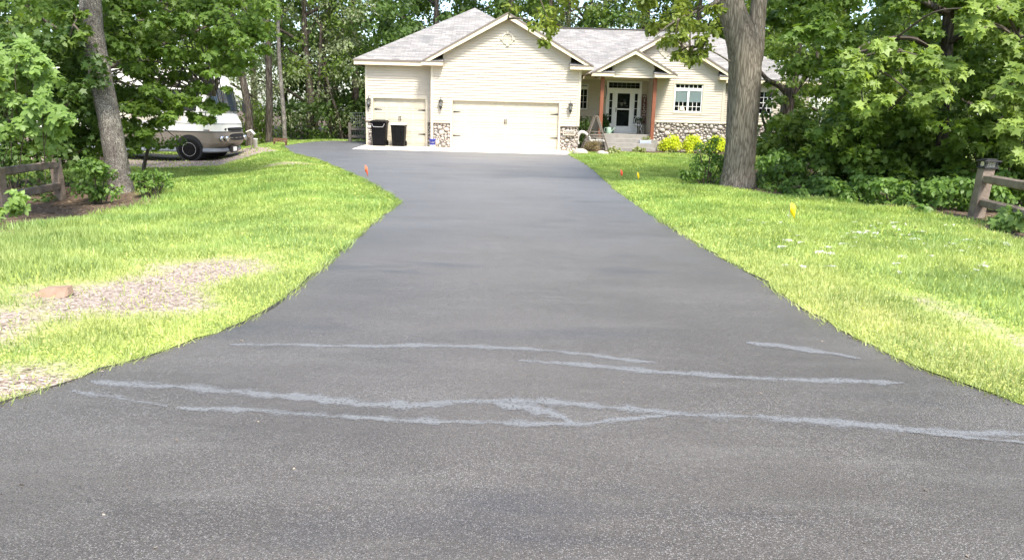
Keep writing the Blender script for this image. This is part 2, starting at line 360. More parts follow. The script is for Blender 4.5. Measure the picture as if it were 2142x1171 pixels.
BED=[(2.3,36.6),(2.3,33.9),(3.2,33.2),(6.8,34.2),(11,34.4),(14,33.8),(16,38.5)]
def height(x,y):
    x=np.asarray(x,float); y=np.asarray(y,float)
    d=polydist(x,y,DRIVE)
    z=.035*sst(.0,.5,d)
    left=sst(0,1,-x)
    z=z-left*.36*sst(.9,6.-3.2*sst(17,22,y),d)*sst(6,13,y)*(1-sst(36,50,y))
    z=z+ (.02*np.sin(x*2.1+y*.7)+.015*np.sin(y*3.1-x*1.3))*sst(.4,1.5,d)
    return z
H=lambda x,y: float(height(np.array([x]),np.array([y]))[0])
def GG(px,py):
    z=0.
    for _ in range(12): p=G(px,py,z); z=.5*z+.5*H(p[0],p[1])
    p=G(px,py,z); return np.array([p[0],p[1],H(p[0],p[1])])
def cover(x,y):
    dD=polydist(x,y,DRIVE); dl=polydist(x,y,WOODL); dr=polydist(x,y,WOODR); dg=polydist(x,y,GRAVEL); db=polydist(x,y,BARE); dbed=polydist(x,y,BED)
    wn=.25*np.sin(x*3.1+1.3*np.sin(y*2.3))+.2*np.sin(y*4.7+x)
    wood=1-np.minimum(sst(-.35,.35,dl+wn*.6),sst(-.3,.3,dr+wn*.6))
    wood=np.maximum(wood,1-sst(-.2,.2,dbed)); wood=np.maximum(wood,sst(40,46,y))
    bare=np.maximum(1-sst(-.5,.35,dg+wn*.5),.88*(1-sst(-.7,.85,db+wn*.7)))
    bare=np.maximum(bare,.42*(1-sst(.03,.14,dD+.06*wn))*(y<9))
    # worn strip on the right, dry stretches near the road
    strip=np.exp(-((x-(3.9-.10*(y-4)))/.28)**2)*(1-sst(6,8,y))*(y>2.5)*(x>0)
    bare=np.maximum(bare,.55*strip)
    cor=np.exp(-(((x+2.75)/.55)**2+((y-3.85)/.45)**2)); bare=np.maximum(bare,.8*cor)
    gr2=np.exp(-(((x+6.6)/1.3)**2+((y-21.2)/1.0)**2)); bare=np.maximum(bare,.72*gr2)
    dry=.55*np.exp(-((dD-.55)/.5)**2)*(x>0)*(1-sst(6,11,y))+.35*(1-sst(-.4,.8,db))
    return 1-wood, bare, np.clip(dry,0,1), dD
def spacing(lo,hi,step,far,grow=1.35):
    a=list(np.arange(lo,hi+1e-6,step)); s=step; x=hi
    while x<far: s*=grow; x+=s; a.append(x)
    s=step; x=lo
    while x>-far: s*=grow; x-=s; a.insert(0,x)
    return np.array(a)
gx=spacing(-16,14,.15,600); gy=spacing(2.5,40,.15,600); X,Y=np.meshgrid(gx,gy); sh=X.shape; X=X.ravel(); Y=Y.ravel()
idx=np.arange(len(X)).reshape(sh); fc=np.stack([idx[:-1,:-1],idx[:-1,1:],idx[1:,1:],idx[1:,:-1]],-1).reshape(-1,4)
gnd=npmesh('ground',np.stack([X,Y,height(X,Y)],1),fc,M['ground'],smooth=True)
cv=cover(X,Y); ca=np.ones((len(X),4),np.float32); ca[:,0],ca[:,1],ca[:,2]=cv[0],cv[1],cv[2]
at=gnd.data.attributes.new('cover','FLOAT_COLOR','POINT'); at.data.foreach_set('color',ca.ravel())
tag(gnd,'lawn soil, leaf litter and bare earth around the driveway','ground',kind='structure')

# driveway slab
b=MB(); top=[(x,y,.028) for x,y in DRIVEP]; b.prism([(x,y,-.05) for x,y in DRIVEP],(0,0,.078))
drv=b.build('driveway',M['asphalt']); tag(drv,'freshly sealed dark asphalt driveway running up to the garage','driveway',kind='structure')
rib_z=.0290
def tar_edge():
    n=len(DRIVEP); p=[np.array(q) for q in DRIVEP]; v=[]; f=[]; w=.0
    for i in range(n):
        t=p[(i+1)%n]-p[i-1]; t/=np.linalg.norm(t)+1e-9; o=np.array([-t[1],t[0]]); 
        if polydist(np.array([(p[i]+o*.05)[0]]),np.array([(p[i]+o*.05)[1]]),DRIVE)[0]<polydist(np.array([(p[i]-o*.05)[0]]),np.array([(p[i]-o*.05)[1]]),DRIVE)[0]: o=-o
        w=.6*w+.4*random.uniform(-.03,.040); a=p[i]-o*.004; c=p[i]+o*max(w,-.012); v+=[(a[0],a[1],.0312),(c[0],c[1],.0312+.012*random.random())]
    f=[(2*i,2*((i+1)%n),2*((i+1)%n)+1,2*i+1) for i in range(n)]
    npmesh('tar_edge',v,f,noisy('crumbled tar',(.010,.009,.008),(.035,.03,.026),30,.8,.6,90,.01),drv)
tar_edge()
def ribbon(pts, wpx, end=True):
    global rib_z; rib_z+=.0005
    c=spline(pts,8); n=len(c); v=[];uv=[]
    wob=0
    for i,p in enumerate(c):
        wob=.7*wob+.5*random.uniform(-1,1)
        q=p+np.array([0,wob*1.2]); t=min(1,i/4,(n-1-i)/4) if end else 1
        h=wpx*.98*(1+.25*math.sin(i*.9)+.15*random.uniform(-1,1))*(.35+.65*t)
        v+= [(*G(q[0],q[1]+h,rib_z)[:2],rib_z),(*G(q[0],q[1]-h,rib_z)[:2],rib_z)]; uv+=[(i,0),(i,1)]
    f=[(2*i,2*i+2,2*i+3,2*i+1) for i in range(n-1)]
    o=npmesh('sealer_streak',v,f,M['smear'],drv,uv=uv); return o
for pts,wd in [([(480,720),(640,722),(760,724),(900,722),(1060,728),(1150,733),(1230,741),(1310,752),(1375,757)],6),
  ([(1085,753),(1200,762),(1330,773),(1500,786),(1650,793),(1800,797),(1890,799)],8),
  ([(190,798),(300,805),(420,812),(560,825),(640,831),(700,838),(800,846),(900,845),(980,839),(1080,838),(1180,842),(1260,850),(1350,858),(1460,868),(1600,873),(1750,884),(1880,895),(2000,905),(2160,908)],12),
  ([(370,853),(480,856),(580,861),(680,868),(760,872),(850,879),(950,882),(1060,884),(1200,887),(1290,877),(1400,868)],10),
  ([(1030,842),(1110,853),(1160,866),(1200,884)],15),([(1560,716),(1660,728),(1800,748)],7),([(150,818),(240,832),(350,848)],14),([(1900,902),(2020,913),(2150,926)],8)]:
    ribbon([np.array(p,float) for p in pts],wd)
# concrete apron in front of the garage doors
b=MB(); b.prism([(-6.75,30.65,-.05),(2.12,30.75,-.05),(2.9,34.35,-.05),(2.9,34.6,-.05),(-7.05,34.95,-.05)],(0,0,.086))
tag(b.build('concrete_apron',M['concrete']),'pale concrete apron along the garage doors','apron',kind='structure')

# ------------------------------------------------------------------ house
house=empty('house',(-.5,36,0),'cream sided one storey house with a wide garage gable and field stone base','house')
HO=Vector((-.5,36,0))
def hp(b,name,m,parent=None,**k):      # a part of the house, coordinates given in world space
    o=b.build(name,m,None,**k); par=parent or house
    o.parent=par
    if par is house: o.matrix_parent_inverse=Matrix.Translation(-HO)
    return o
def siding(b, poly, holes, y, e=.115, axis='x', other=None):
    """lap boards on the plane y=const over polygon poly [(x,z)], holes [(x0,z0,x1,z1)]"""
    zs=[p[1] for p in poly]; z0,z1=min(zs),max(zs); cuts=set([z0,z1]+[p[1] for p in poly])
    for h in holes: cuts|={h[1],h[3]}
    z=z0
    while z<z1: cuts.add(z); z+=e
    cuts=sorted(c for c in cuts if z0-1e-6<=c<=z1+1e-6)
    def span(z):
        xs=[]
        for i in range(len(poly)):
            (ax,az),(bx,bz)=poly[i],poly[(i+1)%len(poly)]
            if az!=bz and min(az,bz)<=z<=max(az,bz): xs.append(ax+(z-az)/(bz-az)*(bx-ax))
        return (min(xs),max(xs)) if xs else None
    def pt(x,yy,z): return (x,yy,z) if axis=='x' else (other+(y-yy),x,z)
    for a,c in zip(cuts,cuts[1:]):
        if c-a<.004: continue
        s0,s1=span(a+1e-5),span(c-1e-5)
        if not s0 or not s1: continue
        segs=[(s0[0],s0[1],s1[0],s1[1])]
        for h in holes:
            if h[1]<=a+1e-6 and h[3]>=c-1e-6:
                out=[]
                for l0,r0,l1,r1 in segs:
                    if h[0]>min(l0,l1): out.append((l0,min(r0,h[0]),l1,min(r1,h[0])))
                    if h[2]<max(r0,r1): out.append((max(l0,h[2]),r0,max(l1,h[2]),r1))
                segs=[q for q in out if q[1]-q[0]>.005 or q[3]-q[2]>.005]
        f0=((a-z0)/e)%1; f0=0. if f0>.98 else f0; f1=f0+(c-a)/e
        o0=.030*(1-f0)+.004; o1=.030*(1-min(f1,1))+.004
        for l0,r0,l1,r1 in segs:
            b.quad(pt(l0,y-o0,a),pt(r0,y-o0,a),pt(r1,y-o1,c),pt(l1,y-o1,c))
            if f0<.02 or f0>.98: b.quad(pt(l0,y,a),pt(r0,y,a),pt(r0,y-o0,a),pt(l0,y-o0,a))
    return b
def stones(name, x0, x1, z0, z1, y, n_seed, side=None):
    """a band of rounded field stones set in mortar"""
    rr=random.Random(n_seed); v=[];f=[]
    mb=MB(); mb.box((x0,y,z0),(x1,y+.12,z1)); wall=hp(mb,'stone_base',M['mortar'])
    # dart throwing with radii, then lumpy domes
    pts=[]; tries=0
    while tries<6000:
        tries+=1; r=rr.uniform(.05,.145) if tries<2500 else rr.uniform(.03,.07)
        if 2*r>min(x1-x0,z1-z0)*.98: continue
        x=rr.uniform(x0+r*.8,x1-r*.8); z=rr.uniform(z0+r*.6,z1-r*.7)
        if all(((x-a)*.86)**2+((z-c)*1.1)**2>((r+q)*.90)**2 for a,c,q in pts): pts.append((x,z,r))
    nseg=9
    for x,z,r in pts:
        ax=rr.uniform(.95,1.2)*r; az=rr.uniform(.80,1.0)*r; rot=rr.uniform(-.6,.6); dep=r*.55+.015; ph=rr.uniform(0,6)
        i=len(v)
        for kx,(q,h) in enumerate(((1.,0),(.93,.5),(.66,.88),(.3,1.))):
            for j in range(nseg):
                t=2*math.pi*j/nseg; w=1+.10*math.sin(2*t+ph)+.07*math.sin(3*t-ph)
                lx,lz=ax*q*w*math.cos(t),az*q*w*math.sin(t)
                px=x+lx*math.cos(rot)-lz*math.sin(rot); pz=z+lx*math.sin(rot)+lz*math.cos(rot)
                v.append((min(max(px,x0+.004),x1-.004),y-h*dep+.003,min(max(pz,z0+.004),z1-.004)))
        for kx in range(3):
            for j in range(nseg):
                q=(j+1)%nseg; a=i+kx*nseg; f.append((a+j,a+q,a+nseg+q,a+nseg+j))
        c=len(v); a=i+3*nseg; v.append(tuple(np.mean(np.array(v[a:a+nseg]),0)))
        for j in range(nseg): f.append((a+j,a+(j+1)%nseg,c,c))
    me=bpy.data.meshes.new('stones'); me.from_pydata(v,[],[q if q[2]!=q[3] else q[:3] for q in f]); me.polygons.foreach_set('use_smooth',[True]*len(me.polygons)); me.materials.append(M['stone'])
    o=bpy.data.objects.new('stone_facing',me); link(o,wall)
    return wall
def slope_slab(b, pts, th=.10):
    """roof plane with thickness; uv along eave (pts[0]->pts[1]) and up the slope"""
    p=[np.array(q,float) for q in pts]; u=p[1]-p[0]; u/=np.linalg.norm(u); n=np.cross(p[1]-p[0],p[2]-p[0]); n/=np.linalg.norm(n)
    if n[2]<0: n=-n
    vv=np.cross(n,u); 
    if vv[2]<0: vv=-vv
    uv=[(float(np.dot(q-p[0],u))+p[0][0]*.37,float(np.dot(q-p[0],vv))+p[0][1]*.11) for q in p]
    b.quad(*[tuple(q) for q in p],uv=uv); d=np.array([0,0,-th]); m=len(p)
    for i in range(m): b.quad(p[i],p[i]+d,p[(i+1)%m]+d,p[(i+1)%m],uv=[(0,0),(0,.01),(.01,.01),(.01,0)])
    b.quad(*[tuple(q+d) for q in p[::-1]],uv=[(0,0)]*m)
def gable(xc, half, zp, s, y0, y1, rake=.19):
    ze=zp-half*s
    b=MB()
    for sg in (-1,1):
        slope_slab(b,[(xc+sg*half,y0,ze),(xc+sg*half,y1,ze),(xc,y1,zp),(xc,y0,zp)][::1],.06)
    rf=hp(b,'gable_roof',M['shingle'])
    b=MB()   # rake boards, set just under the shingle edge
    for sg in (-1,1):
        q=[(xc+sg*(half+.01),y0+.015,ze-.065),(xc,y0+.015,zp-.065),(xc,y0+.015,zp-.065-rake*1.12),(xc+sg*(half+.01),y0+.015,ze-.065-rake*1.12+.06)]
        b.prism(q,(0,.045,0))
    hp(b,'rake_board',M['fascia'],rf)
    b=MB()
    for sg in (-1,1):
        q=[(xc+sg*(half+.02),y0-.012,ze-.02),(xc,y0-.012,zp-.02+.01),(xc,y0-.012,zp-.075),(xc+sg*(half+.02),y0-.012,ze-.085)]
        b.prism(q,(0,.024,0))
    hp(b,'drip_edge',M['drip'],rf)
    b=MB()
    for sg in (-1,1):
        q=[(xc+sg*(half-.02),y0+.07,ze-.075),(xc,y0+.07,zp-.075),(xc,y1 if y1<38 else y0+.5,zp-.075),(xc+sg*(half-.02),y1 if y1<38 else y0+.5,ze-.075)]
        b.quad(*q)
    hp(b,'soffit',M['soffit'],rf)
    return rf
def eave_return(x0,x1,z,y0,y1):
    b=MB(); b.box((x0,y0,z-.17),(x1,y1,z)); r=hp(b,'eave_return',M['fascia'])
    b=MB(); slope_slab(b,[(x0-.02,y0-.02,z+.012),(x1+.02,y0-.02,z+.012),(x1+.02,y1,z+.14),(x0-.02,y1,z+.14)],.012); hp(b,'return_cap',M['shingle'],r)
    b=MB(); b.box((x0-.015,y0-.014,z-.035),(x1+.015,y0-.002,z-.002)); hp(b,'drip_edge',M['drip'],r)

# backing walls (solid, behind the boards)
b=MB(); b.box((-7.0,35.22,0),(-3.9,35.40,3.66)); b.box((-3.88,34.62,0),(2.86,34.8,3.7)); b.box((-7.0,35.4,0),(-6.85,44.9,3.66)); b.box((2.68,34.8,0),(2.85,44,3.7))
b.prism([(-3.88,34.62,3.7),(2.86,34.62,3.7),(-.48,34.62,5.75)],(0,.18,0)); b.box((2.85,39.1,0),(15,39.2,3.6)); b.box((6.72,37.25,0),(10.1,37.35,3.6))
b.prism([(4.0,37.25,3.6),(10.2,37.25,3.6),(7.13,37.25,5.35)],(0,.1,0)); b.box((10.02,37.35,0),(10.1,39.1,3.6)); b.box((14.85,39.2,0),(15,48,3.6)); b.box((-7,44.8,0),(15,44.9,3.6))
hp(b,'wall_core',M['dark'])
# garage gable wall
D2=(-2.93,-.1,1.94,2.15); D1=(-6.67,-.1,-4.24,2.18)
T=.10
gpoly=[(-3.9,1.13),(2.87,1.13),(2.87,3.74),(-3.9,3.74)]
b=MB(); siding(b,gpoly,[(D2[0]-T,0,D2[2]+T,D2[3]+T)],34.4); siding(b,[(-3.38,3.74),(2.40,3.74),(2.40,4.29),(-.48,5.90),(-3.38,4.28)],[],34.4); hp(b,'siding_wall',M['siding'])
b=MB(); siding(b,[(-7.0,1.13),(-3.9,1.13),(-3.9,3.72),(-7.0,3.72)],[(D1[0]-T,0,D1[2]+T,D1[3]+T)],35.0); hp(b,'siding_wall',M['siding'])
for q in (((-3.895,34.42,1.13),(-3.75,35.05,3.7)),((2.74,34.42,1.13),(2.865,38.8,3.7)),((-6.995,35.02,1.1),(-6.9,35.22,3.66))):
    b=MB(); b.box(*q); hp(b,'wall_side',M['siding'])
def trim(x0,x1,z0,z1,y,th=.045,parent=None,name='corner_trim'):
    b=MB(); b.box((x0,y-th,z0),(x1,y+.04,z1)); return hp(b,name,M['trim'],parent,bevel=.004)
trim(-3.93,-3.81,.04,3.70,34.4); trim(2.79,2.905,1.14,3.62,34.4); trim(-7.03,-6.93,.05,3.70,35.0)
def garage_door(x0,x1,z1,y,ncol,label):
    """sectional raised panel door, its casing, strap hinges and pull handles"""
    yb=y+.11; b=MB(); b.box((x0,yb,.03),(x1,yb+.05,z1)); 
    nrow=4; hh=(z1-.04)/nrow; cw=(x1-x0)/ncol
    door=hp(b,'garage_door',M['door_paint'],label=label)
    b=MB()
    for r in range(nrow):
        zb=.04+r*hh; b.box((x0+.004,yb-.016,zb+.006),(x1-.004,yb,zb+hh-.006))
    hp(b,'door_section',M['door_paint'],door,bevel=.003)
    b=MB()
    for r in range(nrow):
        for c in range(ncol):
            X0=x0+c*cw+.07; X1=x0+(c+1)*cw-.07; Z0=.04+r*hh+.10; Z1=.04+(r+1)*hh-.10
            for (a0,c0,a1,c1) in ((X0,Z0,X1,Z0+.022),(X0,Z1-.022,X1,Z1),(X0,Z0,X0+.022,Z1),(X1-.022,Z0,X1,Z1)): b.box((a0,yb-.027,c0),(a1,yb-.016,c1))
            b.box((X0+.055,yb-.024,Z0+.05),(X1-.055,yb-.016,Z1-.05))
    hp(b,'raised_panel',M['door_paint'],door)
    for sx,xa in ((1,x0+.03),(-1,x1-.03)):
        for zz in (z1-.5,.58):
            b=MB(); L_=.36; q=[(xa,yb-.034,zz-.035),(xa+sx*L_*.8,yb-.034,zz-.012),(xa+sx*L_,yb-.034,zz),(xa+sx*L_*.8,yb-.034,zz+.012),(xa,yb-.034,zz+.035)]
            b.prism(q if sx>0 else q[::-1],(0,.016,0)); hp(b,'strap_hinge',M['iron'],door)
    xm=(x0+x1)/2; b=MB()
    for dx in (-.035,.035):
        b.box((xm+dx-.012,yb-.06,z1-.98),(xm+dx+.012,yb-.04,z1-.80)); b.box((xm+dx-.02,yb-.04,z1-.83),(xm+dx+.02,yb-.014,z1-.79)); b.box((xm+dx-.02,yb-.04,z1-.99),(xm+dx+.02,yb-.014,z1-.95))
    hp(b,'pull_handle',M['iron'],door)
    b=MB(); b.box((x0-T,y-.03,.03),(x0,y+.15,z1+T)); b.box((x1,y-.03,.03),(x1+T,y+.15,z1+T)); b.box((x0,y-.03,z1),(x1,y+.15,z1+T)); hp(b,'door_casing',M['trim'],door,bevel=.004)
garage_door(D1[0],D1[2],D1[3],35.0,4,'narrow single garage door behind the bins')
garage_door(D2[0],D2[2],D2[3],34.4,8,'wide double garage door')
stones('stone',-3.81,D2[0]-T,.03,1.12,34.4,3); stones('stone',D2[2]+T,2.88,.0,1.11,34.4,4)
stones('stone',-7.03,D1[0]-T,.03,1.12,35.0,5); stones('stone',D1[2]+T,-3.93,.03,1.12,35.0,6)
for a,c,y in ((-3.81,D2[0]-T,34.4),(D2[2]+T,2.9,34.4),(-7.05,D1[0]-T,35.),(D1[2]+T,-3.93,35.)):
    b=MB(); b.box((a,y-.075,1.10),(c,y+.02,1.145)); hp(b,'stone_cap',M['oldwood'])
# garage roofs
b=MB(); ap=(-2.28,39.78,6.90); xl,xr,yf,yb_=-7.48,2.92,34.58,44.98; ze=3.88
for q in ([(xl,yf,ze),(xr,yf,ze),ap],[(xl,yb_,ze),(xl,yf,ze),ap],[(xr,yf,ze),(xr,yb_,ze),ap],[(xr,yb_,ze),(xl,yb_,ze),ap]): slope_slab(b,q,.05)
hr=hp(b,'hip_roof',M['shingle'])
b=MB(); b.box((xl+.02,yf+.02,ze-.24),(-4.3,yf+.06,ze-.055)); b.box((xl+.02,yf+.06,ze-.24),(xl+.06,yb_-.1,ze-.055)); hp(b,'fascia',M['fascia'],hr)
b=MB(); b.box((xl+.06,yf+.06,ze-.20),(-3.9,35.02,ze-.17)); hp(b,'soffit',M['soffit'],hr)
b=MB(); b.box((xl-.01,yf-.012,ze-.075),(-4.3,yf+.018,ze-.01)); hp(b,'drip_edge',M['drip'],hr)
gable(-.48,3.85,5.99,.56,34.0,39.2)
eave_return(-4.33,-3.36,3.82,34.02,34.40); eave_return(2.36,3.40,3.80,34.02,34.40)
b=MB(); b.box((2.905,34.4,3.63),(3.36,38.3,3.66)); b.box((3.33,34.05,3.63),(3.37,38.3,3.80)); hp(b,'side_soffit',M['fascia'])
# main roof
b=MB(); ms=.561; e0=3.66; xr2=15.4; yr=43.2; zr=e0+ms*(yr-38.3)
slope_slab(b,[(1.0,38.3,e0),(xr2,38.3,e0),(xr2-4.9,yr,zr),(1.0,yr,zr)],.05); slope_slab(b,[(xr2,38.3,e0),(xr2,48.1,e0),(xr2-4.9,yr,zr)],.05); slope_slab(b,[(xr2,48.1,e0),(1,48.1,e0),(1,yr,zr),(xr2-4.9,yr,zr)],.05)
mr_=hp(b,'main_roof',M['shingle'])
b=MB(); b.box((3.3,38.32,e0-.23),(xr2,38.36,e0-.055)); b.box((xr2-.06,38.36,e0-.23),(xr2-.02,48,e0-.055)); hp(b,'fascia',M['fascia'],mr_)
b=MB(); b.box((2.9,38.36,e0-.2),(xr2-.06,39.1,e0-.18)); hp(b,'soffit',M['soffit'],mr_)
b=MB(); b.box((1.2,yr-.12,zr-.015),(xr2-5,yr+.12,zr+.035)); hp(b,'ridge_cap',M['shingle'],mr_)
b=MB(); p=P(1370,72,43.0); b.tube([(p[0],43.0,zr-.25),(p[0],43.0,zr+.10)],.045,10); hp(b,'vent_pipe',M['grey'],mr_,smooth=True)
# front right gable with the window
gable(7.13,3.42,5.62,.57,36.6,43)
eave_return(9.78,10.53,3.66,36.62,37.0)
W1=(7.72,1.93,9.10,3.27)
b=MB(); siding(b,[(6.66,1.45),(10.16,1.45),(10.16,3.62),(6.66,3.62)],[(W1[0]-.07,W1[1]-.08,W1[2]+.07,W1[3]+.07)],37.0)
siding(b,[(4.0,3.62),(9.80,3.62),(9.80,4.02),(7.13,5.53),(4.0,3.75)],[],37.0); hp(b,'siding_wall',M['siding'])
trim(10.07,10.19,1.45,3.60,37.0); trim(6.64,6.74,.8,3.5,37.0)
stones('stone',6.68,10.2,.0,1.42,36.97,8)
b=MB(); b.box((6.66,36.90,1.41),(10.22,37.02,1.455)); hp(b,'stone_cap',M['trim'])
b=MB(); b.box((6.66,37.02,0),(6.72,38.8,3.5)); hp(b,'porch_side_wall',M['siding'])
# right wing set back behind the oak
W2=(12.42,1.93,13.12,3.08)
b=MB(); siding(b,[(10.1,1.45),(15.0,1.45),(15.0,3.5),(10.1,3.5)],[(W2[0]-.07,W2[1]-.07,W2[2]+.07,W2[3]+.07)],38.7); hp(b,'siding_wall',M['siding'])
stones('stone',10.2,15.0,.0,1.42,38.67,9); b=MB(); b.box((10.2,38.60,1.41),(15.03,38.72,1.455)); hp(b,'stone_cap',M['trim'])
def window(x0,z0,x1,z1,y,nx,nz,blind=0.,split=False,trans=0.,label=None):
    fw=.055; b=MB(); t=.07
    b.box((x0-t,y-.035,z0-t),(x0,y+.09,z1+t)); b.box((x1,y-.035,z0-t),(x1+t,y+.09,z1+t)); b.box((x0,y-.035,z1),(x1,y+.09,z1+t)); b.box((x0,y-.045,z0-t-.01),(x1,y+.09,z0))
    wd=hp(b,'window',M['trim'],bevel=.004,label=label)
    b=MB(); b.box((x0,y+.055,z0),(x1,y+.061,z1)); hp(b,'pane',M['glass'],wd)
    b=MB(); yy0,yy1=y+.03,y+.054
    zt=z1-trans if trans else z1
    for a in ((x0,z0,x0+fw,z1),(x1-fw,z0,x1,z1)): b.box((a[0],yy0,a[1]),(a[2],yy1,a[3]))
    b.box((x0+fw,yy0,z0),(x1-fw,yy1,z0+fw)); b.box((x0+fw,yy0,z1-fw*.6),(x1-fw,yy1,z1))
    if trans: b.box((x0+fw,yy0,zt-.07),(x1-fw,yy1,zt+.07))
    if split: b.box(((x0+x1)/2-.045,yy0-.004,z0+fw),((x0+x1)/2+.045,yy1,zt-.07))
    hp(b,'sash',M['white'],wd)
    b=MB(); zl=zt-.07 if trans else z1-fw*.6; yy0+=.012; zg_=zl-blind*(zl-z0)
    cells=[(x0+fw,(x0+x1)/2-.045),((x0+x1)/2+.045,x1-fw)] if split else [(x0+fw,x1-fw)]
    for c0,c1 in cells:
        for i in range(1,nx):
            xx=c0+(c1-c0)*i/nx; b.box((xx-.011,yy0,z0+fw),(xx+.011,yy1,zg_))
        for i in range(1,nz):
            zz=z0+fw+(zg_-z0-fw)*i/nz; b.box((c0,yy0+.003,zz-.011),(c1,yy1,zz+.011))
    if trans:
        for i in range(1,6):
            xx=x0+fw+(x1-x0-2*fw)*i/6; b.box((xx-.012,yy0,zt+.07),(xx+.012,yy1,z1-fw*.6))
        
    hp(b,'muntin',M['white'],wd)
    if blind:
        for c0,c1 in cells:
            b=MB(); b.box((c0,y+.085,zl-blind*(zl-z0)),(c1,y+.10,zl)); hp(b,'roller_blind',M['white'],wd)
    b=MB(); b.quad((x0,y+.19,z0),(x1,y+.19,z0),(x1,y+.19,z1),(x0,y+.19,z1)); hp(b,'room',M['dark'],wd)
    return wd
wd=window(*W1,37.0,3,2,.52,True,.26,'wide front window with blinds half down')
b=MB(); b.lathe([(.10,2.0),(.16,2.02),(.10,2.22)],(8.15,37.13,0),10); b.box((8.12,37.1,1.95),(8.18,37.14,2.02)); hp(b,'table_lamp',M['fascia'],wd)
window(*W2,38.7,3,4,label='narrow twelve light window of the right wing')
window(3.20,1.95,3.66,3.22,38.8,2,3,trans=.20,label='narrow porch window beside the garage wall')
# gable vents: round louvre with keystones
def vent(x,z,y,r):
    b=MB(); b.lathe([(r,0),(r,-.05),(r*.78,-.06),(r*.74,-.03),(r*.74,0)],(x,y,z),28,'y'); v=hp(b,'gable_vent',M['trim'],smooth=False)
    for a in (0,90,180,270):
        t=R(a); cx,cz=x+math.cos(t)*r,z+math.sin(t)*r; b=MB(); s=r*.2
        ux,uz=math.cos(t),math.sin(t); q=[(cx-ux*s*1.3-uz*s*.8,y-.075,cz-uz*s*1.3+ux*s*.8),(cx-ux*s*1.3+uz*s*.8,y-.075,cz-uz*s*1.3-ux*s*.8),(cx+ux*s+uz*s*1.2,y-.075,cz+uz*s-ux*s*1.2),(cx+ux*s-uz*s*1.2,y-.075,cz+uz*s+ux*s*1.2)]
        b.prism(q,(0,.075,0)); hp(b,'keystone',M['trim'],v)
    b=MB(); rr=r*.72
    for i in range(-4,5):
        zz=i*rr/4.6; hw=math.sqrt(max(rr*rr-zz*zz,0)); 
        if hw>.03: b.quad((x-hw,y-.035,z+zz-.018),(x+hw,y-.035,z+zz-.018),(x+hw*.97,y-.004,z+zz+.03),(x-hw*.97,y-.004,z+zz+.03))
    hp(b,'louvre',M['trim'],v)
vent(-.48,4.90,34.4,.27); vent(7.13,4.80,37.0,.27)
# porch
b=MB(); b.box((4.10,36.30,0),(6.68,38.85,.80)); b.box((2.9,37.9,0),(4.10,38.85,.80)); fl=hp(b,'porch_floor',M['step_concrete'],bevel=.012)
for i in range(3):
    b=MB(); z=.60-.20*i; y=36.30-.30*(i+1); b.box((4.18+.05*i,y,0),(6.55+.06*i,y+.30,z)); hp(b,'porch_step',M['step_concrete'],bevel=.012)
b=MB(); b.box((6.42,36.02,0),(6.86,36.34,.58)); hp(b,'post_pedestal',M['step_concrete'],bevel=.012)
for x,z0 in ((4.07,.66),(6.58,.58)):
    b=MB(); b.box((x-.085,36.06,z0),(x+.085,36.23,3.45)); po=hp(b,'porch_post',M['redwood'],bevel=.008)
b=MB(); b.box((3.87,36.0,.0),(4.10,36.35,.66)); hp(b,'post_pedestal',M['step_concrete'],bevel=.012)
b=MB(); b.box((3.9,36.06,3.452),(6.78,36.26,3.62)); b.box((3.95,36.26,3.452),(4.15,38.6,3.60)); hp(b,'porch_beam',M['fascia'])
b=MB(); b.box((3.4,36.26,3.60),(7.3,38.8,3.64)); hp(b,'porch_ceiling',M['soffit'])
gable(5.50,2.0,4.74,.55,35.62,38.6,.17)
b=MB(); siding(b,[(4.55,3.45),(6.45,3.45),(6.45,4.14),(5.5,4.66),(4.55,4.14)],[],36.04); hp(b,'siding_wall',M['siding'])
b=MB(); b.box((4.5,36.05,3.62),(6.5,36.2,3.95)); hp(b,'gable_core',M['fascia'])
eave_return(3.50,4.55,3.63,35.64,36.04); eave_return(6.45,7.45,3.63,35.64,36.04)
# entrance wall
DX0,DX1=4.70,6.30
b=MB(); siding(b,[(2.87,.8),(6.66,.8),(6.66,3.5),(2.87,3.5)],[(3.13,1.88,3.73,3.29),(DX0-.08,0,DX1+.08,3.42)],38.8); hp(b,'siding_wall',M['siding'])
b=MB(); b.box((DX0-.1,38.74,.8),(DX0,38.95,3.42)); b.box((DX1,38.74,.8),(DX1+.1,38.95,3.42)); b.box((DX0,38.74,3.34),(DX1,38.95,3.42)); b.box((DX0,38.74,2.92),(DX1,38.95,3.06)); b.box((DX0,38.70,.8),(DX1,38.95,.98))
fd=hp(b,'front_door',M['white'],bevel=.004,label='white front door with sidelights and transom')
for x0,x1 in ((DX0+.30,DX0+.38),(DX1-.38,DX1-.30)):
    b=MB(); b.box((x0,38.76,.98),(x1,38.95,2.92)); hp(b,'mullion',M['white'],fd)
b=MB(); b.box((DX0,38.89,3.06),(DX1,38.90,3.34)); hp(b,'transom',M['glass'],fd)
b=MB()
for i in range(1,7):
    xx=DX0+(DX1-DX0)*i/7; b.box((xx-.008,38.875,3.06),(xx+.008,38.889,3.34))
b.box((DX0,38.876,3.195),(DX1,38.888,3.205)); hp(b,'transom_lead',M['grey'],fd)
